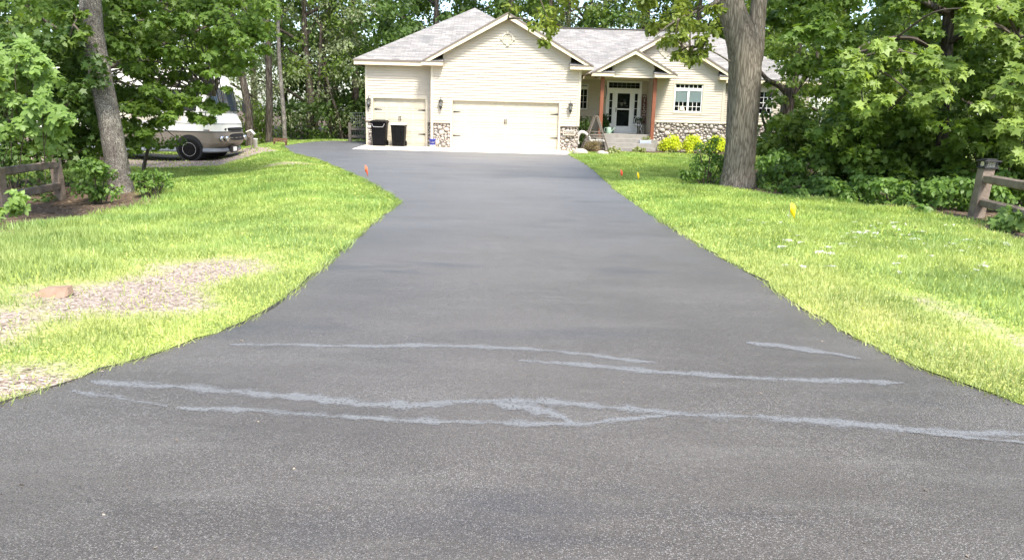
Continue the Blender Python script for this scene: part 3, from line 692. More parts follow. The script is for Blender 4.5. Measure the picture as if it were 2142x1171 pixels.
for x0 in (DX0,DX1-.30):
    b=MB(); b.box((x0,38.80,.98),(x0+.30,38.88,1.30)); b.box((x0,38.80,1.30),(x0+.07,38.88,2.92)); b.box((x0+.23,38.80,1.30),(x0+.30,38.88,2.92)); b.box((x0+.07,38.80,2.80),(x0+.23,38.88,2.92))
    for i in range(1,4): b.box((x0+.07,38.81,1.30+1.5*i/4-.012),(x0+.23,38.87,1.30+1.5*i/4+.012))
    sl=hp(b,'sidelight',M['white'],fd)
    b=MB(); b.box((x0+.07,38.885,1.3),(x0+.23,38.89,2.8)); hp(b,'sidelight_glass',M['glass'],fd)
x0,x1=DX0+.38,DX1-.38; b=MB(); b.box((x0,38.77,.98),(x0+.10,38.82,2.92)); b.box((x1-.10,38.77,.98),(x1,38.82,2.92)); b.box((x0+.10,38.77,.98),(x1-.10,38.82,1.16)); b.box((x0+.10,38.77,2.80),(x1-.10,38.82,2.92)); b.box((x0+.10,38.77,1.98),(x1-.10,38.82,2.05)); hp(b,'storm_door',M['white'],fd,bevel=.004)
b=MB(); b.box((x0+.10,38.80,1.16),(x1-.10,38.806,2.80)); hp(b,'storm_glass',M['glass'],fd)
b=MB(); b.box((x0+.03,38.72,1.86),(x0+.06,38.765,2.08)); hp(b,'handle',M['iron'],fd)
b=MB(); b.quad((DX0,38.96,.8),(DX1,38.96,.8),(DX1,38.96,3.4),(DX0,38.96,3.4)); hp(b,'hallway',M['dark'],fd)
# lanterns on the garage walls
def lantern(x,z,y):
    b=MB(); b.box((x-.05,y-.03,z-.12),(x+.05,y,z+.06)); b.tube([(x,y-.02,z-.02),(x,y-.09,z-.08),(x,y-.15,z-.10)],.012,6); la=hp(b,'wall_lantern',M['iron'])
    c=(x,y-.15,z)
    b=MB(); b.lathe([(.0,-.26),(.03,-.25),(.055,-.19),(.075,-.11),(.07,-.10)],c,10); hp(b,'lantern_base',M['iron'],la,smooth=True)
    b=MB(); b.lathe([(.07,-.10),(.095,.05),(.10,.10)],c,8); hp(b,'lantern_glass',M['lampglass'],la)
    b=MB(); b.lathe([(.125,.10),(.12,.115),(.05,.17),(.03,.20),(.012,.23),(.018,.25),(.0,.31)],c,10)
    for a in range(4):
        t=R(45+90*a); b.tube([(c[0]+.072*math.cos(t),c[1]+.072*math.sin(t),z-.10),(c[0]+.10*math.cos(t),c[1]+.10*math.sin(t),z+.10)],.008,5)
    hp(b,'lantern_cap',M['iron'],la)
lantern(-6.86,1.98,35.0); lantern(-3.46,1.98,34.4); lantern(2.46,1.98,34.4)
# house number plaque
b=MB(); b.box((2.16,34.24,.72),(2.70,34.30,.95)); pq=hp(b,'number_plaque',M['plaque'],bevel=.01)
def text(s, size, loc, m, parent, rot=(math.pi/2,0,0), ext=.004, name='lettering', inv=True, sp=1.):
    c=bpy.data.curves.new(name,'FONT'); c.body=s; c.size=size; c.extrude=ext; c.align_x='CENTER'; c.align_y='CENTER'; c.space_line=sp; c.materials.append(m)
    o=bpy.data.objects.new(name,c); link(o,parent); o.location=loc; o.rotation_euler=rot
    me=bpy.data.meshes.new_from_object(o.evaluated_get(bpy.context.evaluated_depsgraph_get())); me.materials.clear(); me.materials.append(m)
    q=bpy.data.objects.new(name,me); link(q,parent); q.location=loc; q.rotation_euler=rot; bpy.data.objects.remove(o); bpy.data.curves.remove(c)
    return q
text('23350',.19,(2.43,34.236,.835),M['iron'],pq,name='digits')

# ------------------------------------------------------------------ small objects round the house
def wheelie(name,x,y,wd,dp,hh,lidmat,label,dent=True):
    """two wheeled refuse bin: tapered tub, rim, hinged lid, axle wheels, rear grip"""
    t=empty(name,(x,y,.036),label,'bin','bins in front of the single garage door')
    b=MB(); L=[]
    for z,s in ((.02,.80),(.06,.82),(.55*hh,.91),(.86*hh,.97),(.88*hh,1.04),(.915*hh,1.04)):
        a,c=wd/2*s,dp/2*s; r=.05; q=[]
        for cx,cy,a0 in ((a-r,-c+r,-90),(a-r,c-r,0),(-a+r,c-r,90),(-a+r,-c+r,180)):
            for k in range(4): tt=R(a0+30*k); q.append((cx+r*math.cos(tt),cy+r*math.sin(tt),z))
        L.append(q)
    b.loft(L); b.build('tub',M['plastic'],t)
    b=MB(); a,c=wd/2*1.07,dp/2*1.08
    b.loft([[(-a,-c-.02,.905*hh),(a,-c-.02,.905*hh),(a,c,.92*hh),(-a,c,.92*hh)],[(-a,-c-.02,.935*hh),(a,-c-.02,.935*hh),(a,c,.95*hh),(-a,c,.95*hh)],[(-a*.86,-c*.8,.975*hh),(a*.86,-c*.8,.975*hh),(a*.86,c*.85,1.0*hh),(-a*.86,c*.85,1.0*hh)]])
    b.build('lid',lidmat,t,bevel=.012)
    b=MB(); yf=-dp/2*.97
    if dent:
        b.tube([(-wd*.42,yf-.02,.86*hh),(-wd*.30,yf-.035,.735*hh),(wd*.30,yf-.035,.735*hh),(wd*.42,yf-.02,.86*hh)],.016,6); b.build('front_grip',M['grey'],t)
        b=MB()
        for i in range(-3,4): b.box((i*wd*.075-.008,yf-.022,.76*hh),(i*wd*.075+.008,yf+.02,.88*hh))
        b.build('front_rib',M['plastic'],t)
    else:
        b.box((-wd*.17,yf-.006,.25*hh),(wd*.17,yf+.06,.78*hh)); b.box((-wd*.36,yf-.004,.62*hh),(-wd*.22,yf+.05,.78*hh)); b.box((wd*.22,yf-.004,.62*hh),(wd*.36,yf+.05,.78*hh)); b.build('front_panel',M['plastic'],t,bevel=.01)
    for sx in (-1,1):
        b=MB(); b.lathe([(.0,-.03),(.11,-.03),(.125,-.015),(.125,.015),(.11,.03),(0,.03)],(sx*(wd/2*.86),dp/2*.82,.125),18,'x'); wl=b.build('wheel',M['rubber'],t)
    b=MB(); b.tube([(-wd*.4,dp/2*1.0,.9*hh),(-wd*.4,dp/2*1.2,.92*hh),(wd*.4,dp/2*1.2,.92*hh),(wd*.4,dp/2*1.0,.9*hh)],.015,6); b.build('rear_grip',M['plastic'],t)
wheelie('wheelie_bin',-6.24,34.15,.70,.75,1.16,M['plastic'],'taller black bin with black lid and trapezoid front grip, beside the garage corner')
wheelie('wheelie_bin',-5.37,34.2,.66,.70,1.06,M['rvwhite'],'shorter black bin with a pale lid in front of the single garage door',dent=False)
# blue pail
t=empty('bucket',(-3.80,34.0,.036),'small blue and white plastic bucket on the apron between the garage doors','bucket')
b=MB(); b.lathe([(.0,0),(.125,0),(.13,.10)],n=20); b.build('lower_label',M['white'],t,smooth=True)
b=MB(); b.lathe([(.128,.10),(.145,.34),(.155,.345),(.155,.375),(.135,.375),(.12,.03),(0,.03)],n=20); b.build('body',M['blue'],t,smooth=True)
b=MB(); b.tube([(.153*math.cos(a),.02-.16*math.sin(a)*.4-.13*math.sin(a),.34-.12*math.sin(a)) for a in np.linspace(0,math.pi,12)],.005,5); b.build('handle',M['wire'],t)
# fence with mesh beside the garage
t=empty('side_fence',(-8.55,38.4,0),'short two rail wooden fence with wire mesh between driveway end and garage','fence')
for x in (0,1.45):
    b=MB(); b.box((x-.07,-.07,0),(x+.07,.07,.98)); b.build('post',M['greywood'],t,bevel=.01)
for z in (.28,.66):
    b=MB(); b.box((.07,-.04,z-.06),(1.38,.03,z+.06)); b.build('rail',M['greywood'],t,bevel=.008)
b=MB()
for i in range(13): x=.06+i*.11; b.box((x-.004,.06,.05),(x+.004,.066,1.5))
for i in range(11): z=.08+i*.14; b.box((.0,.066,z-.004),(1.45,.072,z+.004))
b.build('wire_mesh',M['wire'],t)
# marker flags
def flag(px,py,hh,m,label,sz=.12,lean=0.):
    p=GG(px,py); t=empty('marker_flag',(p[0],p[1],p[2]),label,'flag','utility marker flags')
    b=MB(); b.tube([(0,0,-.05),(lean*.5,0,hh*.5),(lean,0,hh)],.004,5); b.build('wire_stake',M['wire'],t)
    n=6; v=[];f=[]
    for i in range(n+1):
        u=i/n; y=.02*math.sin(u*5)
        for k,z in enumerate((hh,hh-sz)):
            zz=z-.07*u*u-(.05*u if k else 0)-(.0 if not k else sz*.25)
            v+=[(lean+u*sz*.62,y-.002,zz),(lean+u*sz*.62,y+.002,zz)]
    for i in range(n):
        a=4*i; f+=[(a,a+4,a+6,a+2),(a+1,a+3,a+7,a+5),(a,a+1,a+5,a+4),(a+2,a+6,a+7,a+3)]
    f+=[(0,2,3,1),(4*n,4*n+1,4*n+3,4*n+2)]
    npmesh('flag',v,f,m,t)
flag(764,384,.40,M['orange'],'orange marker flag at the grass edge left of the driveway',.105)
flag(1297,372,.22,M['orange'],'small orange marker flag on the right lawn near the house',.095)
flag(1330,378,.22,M['yellow'],'small yellow marker flag beside the orange one on the right lawn',.09,.02)
flag(1648,462,.30,M['yellow'],'larger bright yellow marker flag on the right lawn before the woods',.125,.02)
# brick slab lying in the left lawn
p=GG(100,622); b=MB(); 
b.prism([(-.17,-.05,0),(.15,-.03,0),(.17,.02,0),(.16,.05,.085),(-.05,.07,.095),(-.17,.04,.035)],(.02,.09,.0)); bs=b.build('brick_slab',M['brown'],loc=(p[0],p[1],p[2]-.012),bevel=.006); bs.scale=(.85,.85,.8); tag(bs,'brown brick slab lying in the bare patch of the left lawn','brick').rotation_euler=(.0,-.10,.22)
# split rail fences (left and right of the drive)
def rail(a,c,hw,hh):
    a=np.array(a,float); c=np.array(c,float); d=c-a; d/=np.linalg.norm(d); s=np.cross(d,[0,0,1]); s/=np.linalg.norm(s); u=np.cross(s,d)
    b=MB(); n=9; Ls=[]
    for i in range(n):
        t=i/(n-1); p=a+(c-a)*t; e=.72 if i in (0,n-1) else 1; Ls.append([p+s*hw*e*x*(1+.10*random.uniform(-1,1))+u*hh*e*z*(1+.12*random.uniform(-1,1)) for x,z in ((-1,-.8),(-.1,-1),(1,-.75),(1,.6),(.2,1),(-1,.8))])
    return b.loft(Ls)
def post(x,y,z,hh,w,lean=0.):
    b=MB(); Ls=[]
    for i in range(8):
        t=i/7; Ls.append([(x+lean*t+w*a*(1+.06*random.uniform(-1,1)),y+w*c*(1+.06*random.uniform(-1,1)),z-.1+(hh+.1)*t) for a,c in ((-1,-.9),(.9,-1),(1,.9),(-.95,1))])
    return b.loft(Ls)
pl=GG(127,417); zl=pl[2]
t=empty('rail_fence',tuple(pl),'weathered two rail fence end half buried in creeper on the left','fence','split rail fences')
hL=(P(122,332,pl[1])[2]-zl); post(0,0,0,hL,.085,.0-.03).build('post',M['oldwood'],t,bevel=.012)
nx=pl+np.array([.55,-2.5,0]); nx[2]=H(nx[0],nx[1])+.0; dz=nx-pl
post(dz[0],dz[1],dz[2],hL,.085).build('post',M['oldwood'],t,bevel=.012)
for k in (.86,.34):
    rail((.0,.1,hL*k),(dz[0],dz[1]-.1,dz[2]+hL*k+.05),.045,.072).build('rail',M['oldwood'],t)
pr=GG(2040,455); zr_=pr[2]
t=empty('rail_fence',tuple(pr),'weathered two rail fence end with a lantern capped post on the right','fence','split rail fences')
hR=P(2042,352,pr[1])[2]-zr_; post(0,0,0,hR,.10,.06).build('post',M['oldwood'],t,bevel=.012)
dz=np.array([-.5,-2.6,0.])
post(dz[0],dz[1],dz[2],hR,.10).build('post',M['oldwood'],t,bevel=.012)
for k in (.80,.32):
    rail((.05,.12,hR*k),(dz[0],dz[1]-.1,dz[2]+hR*k+.02),.045,.075).build('rail',M['oldwood'],t)
b=MB(); c=(.07,0,hR); b.box((c[0]-.12,-.12,hR),(c[0]+.12,.12,hR+.03)); b.box((c[0]-.14,-.14,hR+.115),(c[0]+.14,.14,hR+.14)); b.box((c[0]-.09,-.09,hR+.14),(c[0]+.09,.09,hR+.165))
for sx in (-1,1):
    for sy in (-1,1): b.box((c[0]+sx*.09-.015,sy*.09-.015,hR+.03),(c[0]+sx*.09+.015,sy*.09+.015,hR+.115))
lc=b.build('post_lantern',M['iron'],t,bevel=.004)
b=MB(); b.box((c[0]-.085,-.085,hR+.03),(c[0]+.085,.085,hR+.115)); b.build('lantern_glass',M['lampglass'],lc)
# porch furniture
t=empty('welcome_sign',(6.545,38.55,.80),'tall narrow dark red board reading WELCOME leaning by the front door','sign')
b=MB(); b.prism([(-.12,.12,1.97),(.12,.12,1.97),(.12,-.05,.55),(-.12,-.05,.55)],(0,.03,0)); b.build('board',M['signwood'],t)
for i,chx in enumerate('WELCOME'):
    z=1.87-i*.19; o=text(chx,.21,(0,.105-(1.97-z)*.12-.008,z),M['cushion'],t,(math.pi/2-.12,0,0),.004,'letter')
b=MB(); b.tube([(-.09,-.05,.55),(-.09,-.08,0)],.015,5); b.tube([(.09,-.05,.55),(.09,-.08,0)],.015,5); b.build('stand',M['iron'],t)
t=empty('porch_chair',(6.25,38.2,.80),'white metal scroll back chair on the porch right of the door','chair')
b=MB(); b.lathe([(0,.42),(.20,.42),(.205,.435),(.19,.45),(0,.45)],n=18); b.build('seat',M['white'],t)
b=MB(); b.tube([(.2*math.cos(a),.15,.66+.22*math.sin(a)) for a in np.linspace(0,2*math.pi,22)],.016,6); b.tube([(-.12,.15,.5),(.0,.15,.72),(.12,.15,.5)],.012,5); b.build('backrest',M['white'],t)
for sx in (-1,1):
    for sy in (-1,1):
        b=MB(); b.tube([(sx*.15,sy*.14,.43),(sx*.10,sy*.11,.25),(sx*.18,sy*.17,.0)],.014,6); b.build('leg',M['white'],t)
b=MB(); b.lathe([(0,0),(.10,0),(.13,.24),(.15,.25),(.15,.27),(.12,.27),(.11,.2),(0,.2)],n=16); pm=b.build('flower_pot',M['mint'],loc=(4.86,38.05,.8),smooth=True); tag(pm,'pale mint pot standing on the porch left of the door','pot')
t=empty('watering_can',(4.62,37.2,.80),'mint watering can at the edge of the top porch step','watering can')
b=MB(); b.lathe([(0,0),(.13,0),(.135,.02),(.12,.26),(.09,.30),(.0,.30)],n=18); b.build('body',M['mint'],t,smooth=True)
b=MB(); b.tube([(.10,0,.08),(.22,0,.2),(.30,0,.33)],[.03,.02,.018],8); b.build('spout',M['mint'],t)
b=MB(); b.tube([(-.12,0,.08)]+[(-.13-.10*math.sin(a),0,.18-.10*math.cos(a)) for a in np.linspace(.4,2.7,8)]+[(-.09,0,.29)],.012,6); b.build('handle',M['mint'],t)
b=MB(); b.box((-.28,-.11,0),(.28,.11,.15)); pt=b.build('window_box',M['paleblue'],loc=(6.22,35.82,.40),bevel=.015); tag(pt,'pale blue white trough planter standing on the porch step','planter')
b=MB(); b.tube([(.16*math.cos(a)*.5,0,.30*math.sin(a)) for a in np.linspace(-1.5,1.5,10)],.022,6); wr=b.build('hanging_hook',M['iron'],loc=(4.20,36.05,2.75)); tag(wr,'dark curved hook hanging from the left porch post','hook')
# timber garden swing by the garage corner
t=empty('garden_swing',(3.75,35.25,.0),'grey timber frame swing seat with white cushion beside the garage corner','swing seat')
for y0 in (-.45,.45):
    for sx in (-1,1):
        b=MB(); b.tube([(sx*.62,y0,.02),(sx*.05,y0*.75,1.62)],.038,6); b.build('leg',M['greywood'],t)
b=MB(); b.tube([(0,-.48,1.62),(0,.48,1.62)],.045,8); b.build('top_beam',M['greywood'],t)
b=MB(); b.tube([(-.36,-.45,.75),(.36,-.45,.75)],.025,6); b.build('cross_brace',M['greywood'],t)
for i in range(3):
    b=MB(); z=.62+.13*i; b.box((-.42,.20+.05*i,z),(.42,.23+.05*i,z+.05)); b.build('back_slat',M['greywood'],t)
b=MB(); b.box((-.46,-.28,.36),(.46,.25,.42)); b.build('seat',M['greywood'],t)
b=MB(); b.box((-.48,-.30,.42),(.46,.22,.54)); b.build('cushion',M['cushion'],t,bevel=.05)
b=MB(); b.tube(spline([(-.80,-.3,.30),(-.86,-.3,.62),(-.72,-.3,.86),(-.48,-.3,.82),(-.30,-.3,.60),(-.18,-.3,.42)],5),[.06]*4+[.085]*10+[.07]*12,9); b.build('arm_roll',M['cushion'],t,smooth=True)
# boulders
def boulder(x,y,s,label,seed,flat=.7):
    rr=random.Random(seed); b=MB(); L=[]
    for i in range(7):
        th=-.35+i*(1.57+.3)/6; r=max(math.cos(th),.05)
        L.append([(s*r*math.cos(a)*(1+.13*math.sin(2*a+seed))*(1+.05*rr.uniform(-1,1)),s*.8*r*math.sin(a)*(1+.05*rr.uniform(-1,1)),s*flat*math.sin(th)+s*.1) for a in np.linspace(0,2*math.pi,13)[:-1]])
    b.loft(L); o=b.build('boulder',M['palestone'],loc=(x,y,H(x,y)-.01),smooth=True); tag(o,label,'boulder','boulders edging the flower bed')
for i,(px,py,s,lb) in enumerate([(1214,322,.30,'largest pale boulder at the garage corner left of the russet shrub'),(1258,322,.20,'pale boulder right of the russet shrub'),(1268,322,.13,'tiny pale boulder beside the porch steps'),(1276,320,.15,'pale flat boulder in front of the porch steps')]):
    p=GG(px,py); boulder(p[0],p[1],s,lb,i+2)
# left background bits
t=empty('bird_house',tuple(GG(526,312)),'pale tilted wooden bird house on a post beyond the motorhome','bird house'); yb0=t.location.y
b=MB(); b.tube([(0,0,0),(.02,0,1.0)],.05,6); b.build('post',M['greywood'],t)
b=MB(); b.prism([(-.30,0,.95),(.12,0,.80),(.22,0,1.15),(-.02,0,1.42),(-.26,0,1.30)],(0,.22,0)); b.build('box',M['greywood'],t)
b=MB(); b.prism([(-.36,-.04,1.30),(-.02,-.04,1.46),(.26,-.04,1.14),(.30,-.04,1.18),(.0,-.04,1.53),(-.37,-.04,1.36)],(0,.32,0)); b.build('roof',M['rvwhite'],t)
b=MB(); b.lathe([(.0,-.012),(.05,-.012),(.05,.004)],(.0,0,1.12),12,'y'); b.build('entry_hole',M['dark'],t); t.scale=(.50,.50,.50)
p=GG(535,308); b=MB(); b.lathe([(0,0),(.075,0),(.085,.32),(.092,.325),(.092,.345),(.075,.345),(.07,.2),(0,.2)],n=16); tag(b.build('white_pail',M['white'],loc=tuple(p),smooth=True),'white pail standing in the grass beyond the gravel','pail')
t=empty('wood_bench',tuple(GG(586,304)),'low brown wooden bench under the trees beyond the driveway corner','bench')
b=MB(); b.box((-.5,-.15,.30),(.5,.15,.36)); b.build('seat',M['benchwood'],t)
for z in (.42,.52):
    b=MB(); b.box((-.5,.12,z),(.5,.15,z+.08)); b.build('back_slat',M['benchwood'],t)
t.scale=(.6,.6,.5)
for sx in (-1,1):
    b=MB(); b.box((sx*.42-.04,-.13,0),(sx*.42+.04,-.07,.30)); b.build('leg',M['benchwood'],t)
    b=MB(); b.box((sx*.42-.04,.08,0),(sx*.42+.04,.14,.60)); b.build('leg',M['benchwood'],t)

# ------------------------------------------------------------------ motorhome
YN=26.0; zg=P(403,338,YN)[2]; fx=P(452,300,YN)[0]; BW=2.4; zg=H(fx-1,YN+.1)
rv=empty('motorhome',(fx,YN+BW/2,zg),'cream and tan motorhome parked on gravel behind leaves at left','motorhome')
Z=lambda py,px=470: P(px,py,YN)[2]-zg
zb=Z(305); zm=Z(277); zw=Z(236); print('rv',fx,zg,zb,zm,zw)
RL=7.8
def rvloop(z,fo,r=.42,side=1.,n=6):
    y=BW/2*side; L=[(-RL,-y,z)]
    for k in range(n+1): a=-math.pi/2+k*math.pi/2/n; L.append((fo-r+r*math.cos(a),-y+r+r*math.sin(a),z))
    m_=len(L)
    L2=[(q[0],-q[1],z) for q in L[::-1]]; 
    mid=[(fo+.06*math.cos(a)*1.6,math.sin(a)*(y-r)*.9,z) for a in (-.9,-.3,.3,.9)]
    return L+mid+L2
def rvpart(name,levels,m,par=rv,sm=True):
    b=MB(); b.loft([rvloop(*q) for q in levels]); o=b.build(name,m,par,smooth=False)
    return o
rvpart('body',[(zm+.015,.20),(zm+.30,.18,),(zw-.25,.10),(zw,.02),(zw+.9,-.13),(zw+1.25,-.24),(zw+1.38,-.6)],M['rvwhite'])
rvpart('lower_body',[(zb-.10,.02,.42,.97),(zb+.06,.20),(zb+.25,.27),(zm-.02,.22)],M['rvbeige'])
rvpart('bumper',[(zb-.26,.02,.42,.96),(zb-.22,.10),(zb-.11,.10)],M['bumper'])
for z,h_,m in ((zm-.02,.035,M['iron']),(zm+.26,.03,M['grey']),(zw-.03,.025,M['grey'])):
    fo=.215 if z<zm+.1 else (.19 if z<zm+.4 else .04)
    rvpart('stripe',[(z,fo,.42,1.006),(z+h_,fo-.003,.42,1.006)],m)
b=MB(); b.box((-RL+.1,-BW/2-.006,zm+.35),(-1.15,-BW/2+.1,zw-.06)); b.build('side_panel',M['rvcream'],rv)
b=MB(); b.box((-2.35,-BW/2-.012,zw+.02),(-.62,-BW/2+.1,zw+.75)); b.build('side_window',M['iron'],rv,bevel=.03)
for x in (-4.4,-6.6):
    b=MB(); b.box((x,-BW/2-.012,zw-.02),(x+1.2,-BW/2+.1,zw+.65)); b.build('side_window',M['iron'],rv,bevel=.03)
M['windshield']=mat('windshield glass',(.03,.04,.05),.06,0,.8)
b=MB(); y=BW/2; r=.40
LL=[]
for z,fo in ((zw+.04,.045),(zw+.85,-.10)):
    L=[(fo-r+r*math.cos(a)+.006,sg,z) for a,sg in [(-.9,-y+r-r*math.sin(.9)),(-.5,-y+r-r*math.sin(.5)),(0,-y+r),(0,-.3),(0,.3),(0,y-r),(.5,y-r+r*math.sin(.5)),(.9,y-r+r*math.sin(.9))]]
    for i in (3,4): L[i]=(L[i][0]+.095,L[i][1],z)
    for i in (2,5): L[i]=(L[i][0]+.04,L[i][1],z)
    LL.append(L)
b.loft(LL,cap=False,close=False); b.build('windshield',M['windshield'],rv,smooth=True)
for yy in (-.55,.25):
    b=MB(); b.tube([(.14,yy,zw+.0),(.10,yy+.3,zw+.22),(.02,yy+.5,zw+.42)],.012,5); b.build('wiper',M['iron'],rv)
b=MB(); 
for z0,z1,hw in ((zm+.02,zm+.15,.86),(zm-.30,zm-.06,.70)):
    b=MB(); lo=[]; zc=(z0+z1)/2; fo=.19 if z0>zm else .245
    for i in range(21):
        y=-hw+2*hw*i/20; q=abs(y); xf=fo+.096*math.sqrt(max(0,1-(y/.70)**2)) if q<.66 else fo-.42+math.sqrt(max(.0,.42**2-max(0,q-(BW/2-.42))**2))
        xf=max(xf,fo+.0)+.02; hh=(z1-z0)/2*math.sqrt(max(.02,1-(y/hw)**4)); lo.append([(xf-.10,y,zc-hh),(xf,y,zc-hh),(xf,y,zc+hh),(xf-.10,y,zc+hh)])
    b.loft(lo); b.build('grille',M['dark'],rv)
for sy in (-1,1):
    for k in range(2):
        b=MB(); a=.55; cx,cy=.02+.12*k*.8,sy*(BW/2-.16-.17*k); b.lathe([(0,.20),(.055,.20),(.09,.22),(.10,.10)],(cx-.02+.02*k,cy,zb+.23),14,'x'); b.build('headlight',M['chrome'],rv,smooth=True)
    b=MB(); b.box((-.42,sy*(BW/2-.02)-.02,zm+.03),(-.20,sy*(BW/2-.02)+.03,zm+.07)); b.build('marker_light',M['amber'],rv)
    b=MB(); b.tube([(-.3,sy*BW/2,zw+.3),(.05,sy*(BW/2+.18),zw+.45),(.12,sy*(BW/2+.2),zw+.3)],.02,6); b.box((.06,sy*(BW/2+.2)-.09,zw+.0),(.13,sy*(BW/2+.2)+.09,zw+.34)); b.build('mirror',M['iron'],rv)
b=MB(); b.box((.20,-.50,zb-.27),(.30,.0,zb-.03)); pf=b.build('plate_frame',M['iron'],rv,bevel=.01); b=MB(); b.box((.302,-.42,zb-.22),(.308,-.10,zb-.07)); b.build('licence_plate',M['white'],pf)
for wx in (-.95,-5.6):
    for sy in (-1,1):
        b=MB(); yo=sy*(BW/2-.10); rad=.40
        b.lathe([(.22,-.13),(.35,-.13),(rad,-.09),(rad,.09),(.35,.13),(.22,.13)],(wx,yo,rad),28,'y'); wl=b.build('wheel',M['rubber'],rv,smooth=True)
        b=MB(); b.lathe([(.0,sy*.07),(.05,sy*.10),(.09,sy*.09),(.12,sy*.05),(.18,sy*.07),(.22,sy*.125),(.235,sy*.135),(.23,sy*.0),(0,0)],(wx,yo,rad),24,'y'); b.build('rim',M['rimsteel'],wl,smooth=True)
    b=MB(); b.lathe([(0,-BW/2-.008),(.47,-BW/2-.008),(.47,BW/2+.008),(0,BW/2+.008)],(wx,0,rad+.04),28,'y'); b.build('wheel_arch',M['dark'],rv)
b=MB(); b.box((-RL+.3,-.9,.40),(-.4,.9,zb-.1)); b.build('chassis',M['dark'],rv)

# ------------------------------------------------------------------ foliage
def T(a): return np.array(a,float)
_m=[(0,0),(.03,-.42),(.27,-.26),(.50,-.56),(.57,-.20),(1,0),(.57,.20),(.50,.56),(.27,.26),(.03,.42)]
TM={'maple':T([(x,y,-.22*x*x-.22*abs(y)) for x,y in _m]),
    'oval':T([(x,y,-.3*x*x-.25*abs(y)) for x,y in [(0,0),(.28,-.26),(.65,-.24),(1,0),(.65,.24),(.28,.26)]]),
    'oak':T([(x,y,-.2*x*x-.2*abs(y)) for x,y in [(0,0),(.2,-.2),(.32,-.10),(.5,-.30),(.62,-.14),(.8,-.24),(1,0),(.8,.24),(.62,.14),(.5,.30),(.32,.10),(.2,.2)]]),
    'dia':T([(0,0,0),(.5,-.32,-.10),(1,0,-.3),(.5,.32,-.10)])}
def leaves(c, n, size, tpl, face=None, up=.6, rnd=.6, seed=0, out=None):
    """c (k,3) positions; leaf normals lean to 'up', outward and the open side 'face'"""
    r=np.random.default_rng(seed); c=np.asarray(c,float); k=len(c)
    nv=r.normal(size=(k,3))*rnd+np.array([0,0,up])
    if out is not None: nv+=out*.55
    if face is not None: nv+=np.array(face)
    nv/=np.linalg.norm(nv,axis=1,keepdims=True)
    # tips hang down
    t=r.normal(size=(k,3))*.7+np.array([0,0,-.8]); 
    if out is not None: t+=out*.6
    t-=nv*np.sum(t*nv,1,keepdims=True); t/=np.linalg.norm(t,axis=1,keepdims=True)+1e-9
    s=np.cross(nv,t); sz=size*np.clip(r.normal(1,.24,k),.45,1.6)
    v=c[:,None,:]+sz[:,None,None]*(tpl[None,:,0:1]*t[:,None,:]+tpl[None,:,1:2]*s[:,None,:]+tpl[None,:,2:3]*nv[:,None,:])
    m=len(tpl); f=np.arange(k*m).reshape(k,m)
    return v.reshape(-1,3), f
def clump_pts(cl, per, seed, flat=.55):
    """cl: list of (centre, radius); leaf positions in sprays inside every clump"""
    r=np.random.default_rng(seed); P_=[];O_=[]
    for c,rad in cl:
        n=max(3,int(per*r.uniform(.6,1.4))); d=r.normal(size=(n,3)); d/=np.linalg.norm(d,axis=1,keepdims=True)+1e-9
        q=d*(r.random((n,1))**.45)*rad; q[:,2]*=flat; q[:,2]-=.25*(q[:,0]**2+q[:,1]**2)/max(rad,.01)
        P_.append(np.array(c)+q); O_.append(d)
    return np.concatenate(P_),np.concatenate(O_)
def crown(parent, cl, per, size, tpl, m, seed, flat=.55, face=None, up=.6, rnd=.55, name='crown', origin=(0,0,0)):
    p,o=clump_pts(cl,per,seed,flat); gz=height(p[:,0],p[:,1])+.03; p[:,2]=np.maximum(p[:,2],gz+.0)
    v,f=leaves(p,0,size,TM[tpl],face,up,rnd,seed+1,o)
    return npmesh(name,v-np.array(origin),f,m,parent)
def fill(poly, n, y0, y1, rpx, seed, keep=None):
    """clump centres filling an outline (photo pixels) through a real depth range"""
    r=np.random.default_rng(seed); xs=[p[0] for p in poly]; ys=[p[1] for p in poly]; out=[]
    while len(out)<n:
        x=r.uniform(min(xs),max(xs)); y=r.uniform(min(ys),max(ys))
        if polydist(np.array([x]),np.array([y]),poly)[0]>0: continue
        D=r.uniform(y0,y1); out.append((P(x,y,D),rpx*r.uniform(.6,1.4)*D/F_PX))
    return out
def limbs(parent, base, paths, m, name='trunk', n=9, wob=.05, smooth=True, origin=None):
    """one mesh: trunk and limbs that grow out of one another"""
    b=MB(); o=np.array(origin if origin is not None else base)
    for pts,r0,r1 in paths:
        sp=spline([np.array(q)-o for q in pts],7); k=len(sp)
        rr=[r0+(r1-r0)*(i/(k-1)) for i in range(k)] if not hasattr(r0,'__len__') else list(np.interp(np.linspace(0,1,k),np.linspace(0,1,len(r0)),r0))
        b.tube(sp,rr,n,wob)
    return b.build(name,m,parent,smooth=smooth)
def twigs(parent, start_pts, cl, m, origin, r=.012, frac=.35, seed=0):
    """thin branches from the limbs to the leaf clumps"""
    rr=random.Random(seed); b=MB(); o=np.array(origin); S=[np.array(s) for s in start_pts]
    for c,rad in cl:
        if rr.random()>frac: continue
        s=min(S,key=lambda q:np.linalg.norm(q-np.array(c))+rr.random()*.6); c=np.array(c); mid=(s+c)/2+np.array([0,0,.10*np.linalg.norm(c-s)])
        b.tube(spline([s-o,mid-o,c-o],4),[r*2.2*(1-i/9)+r*.4 for i in range(9)],4,0,False)
    return b.build('branch',m,parent) if b.v else None
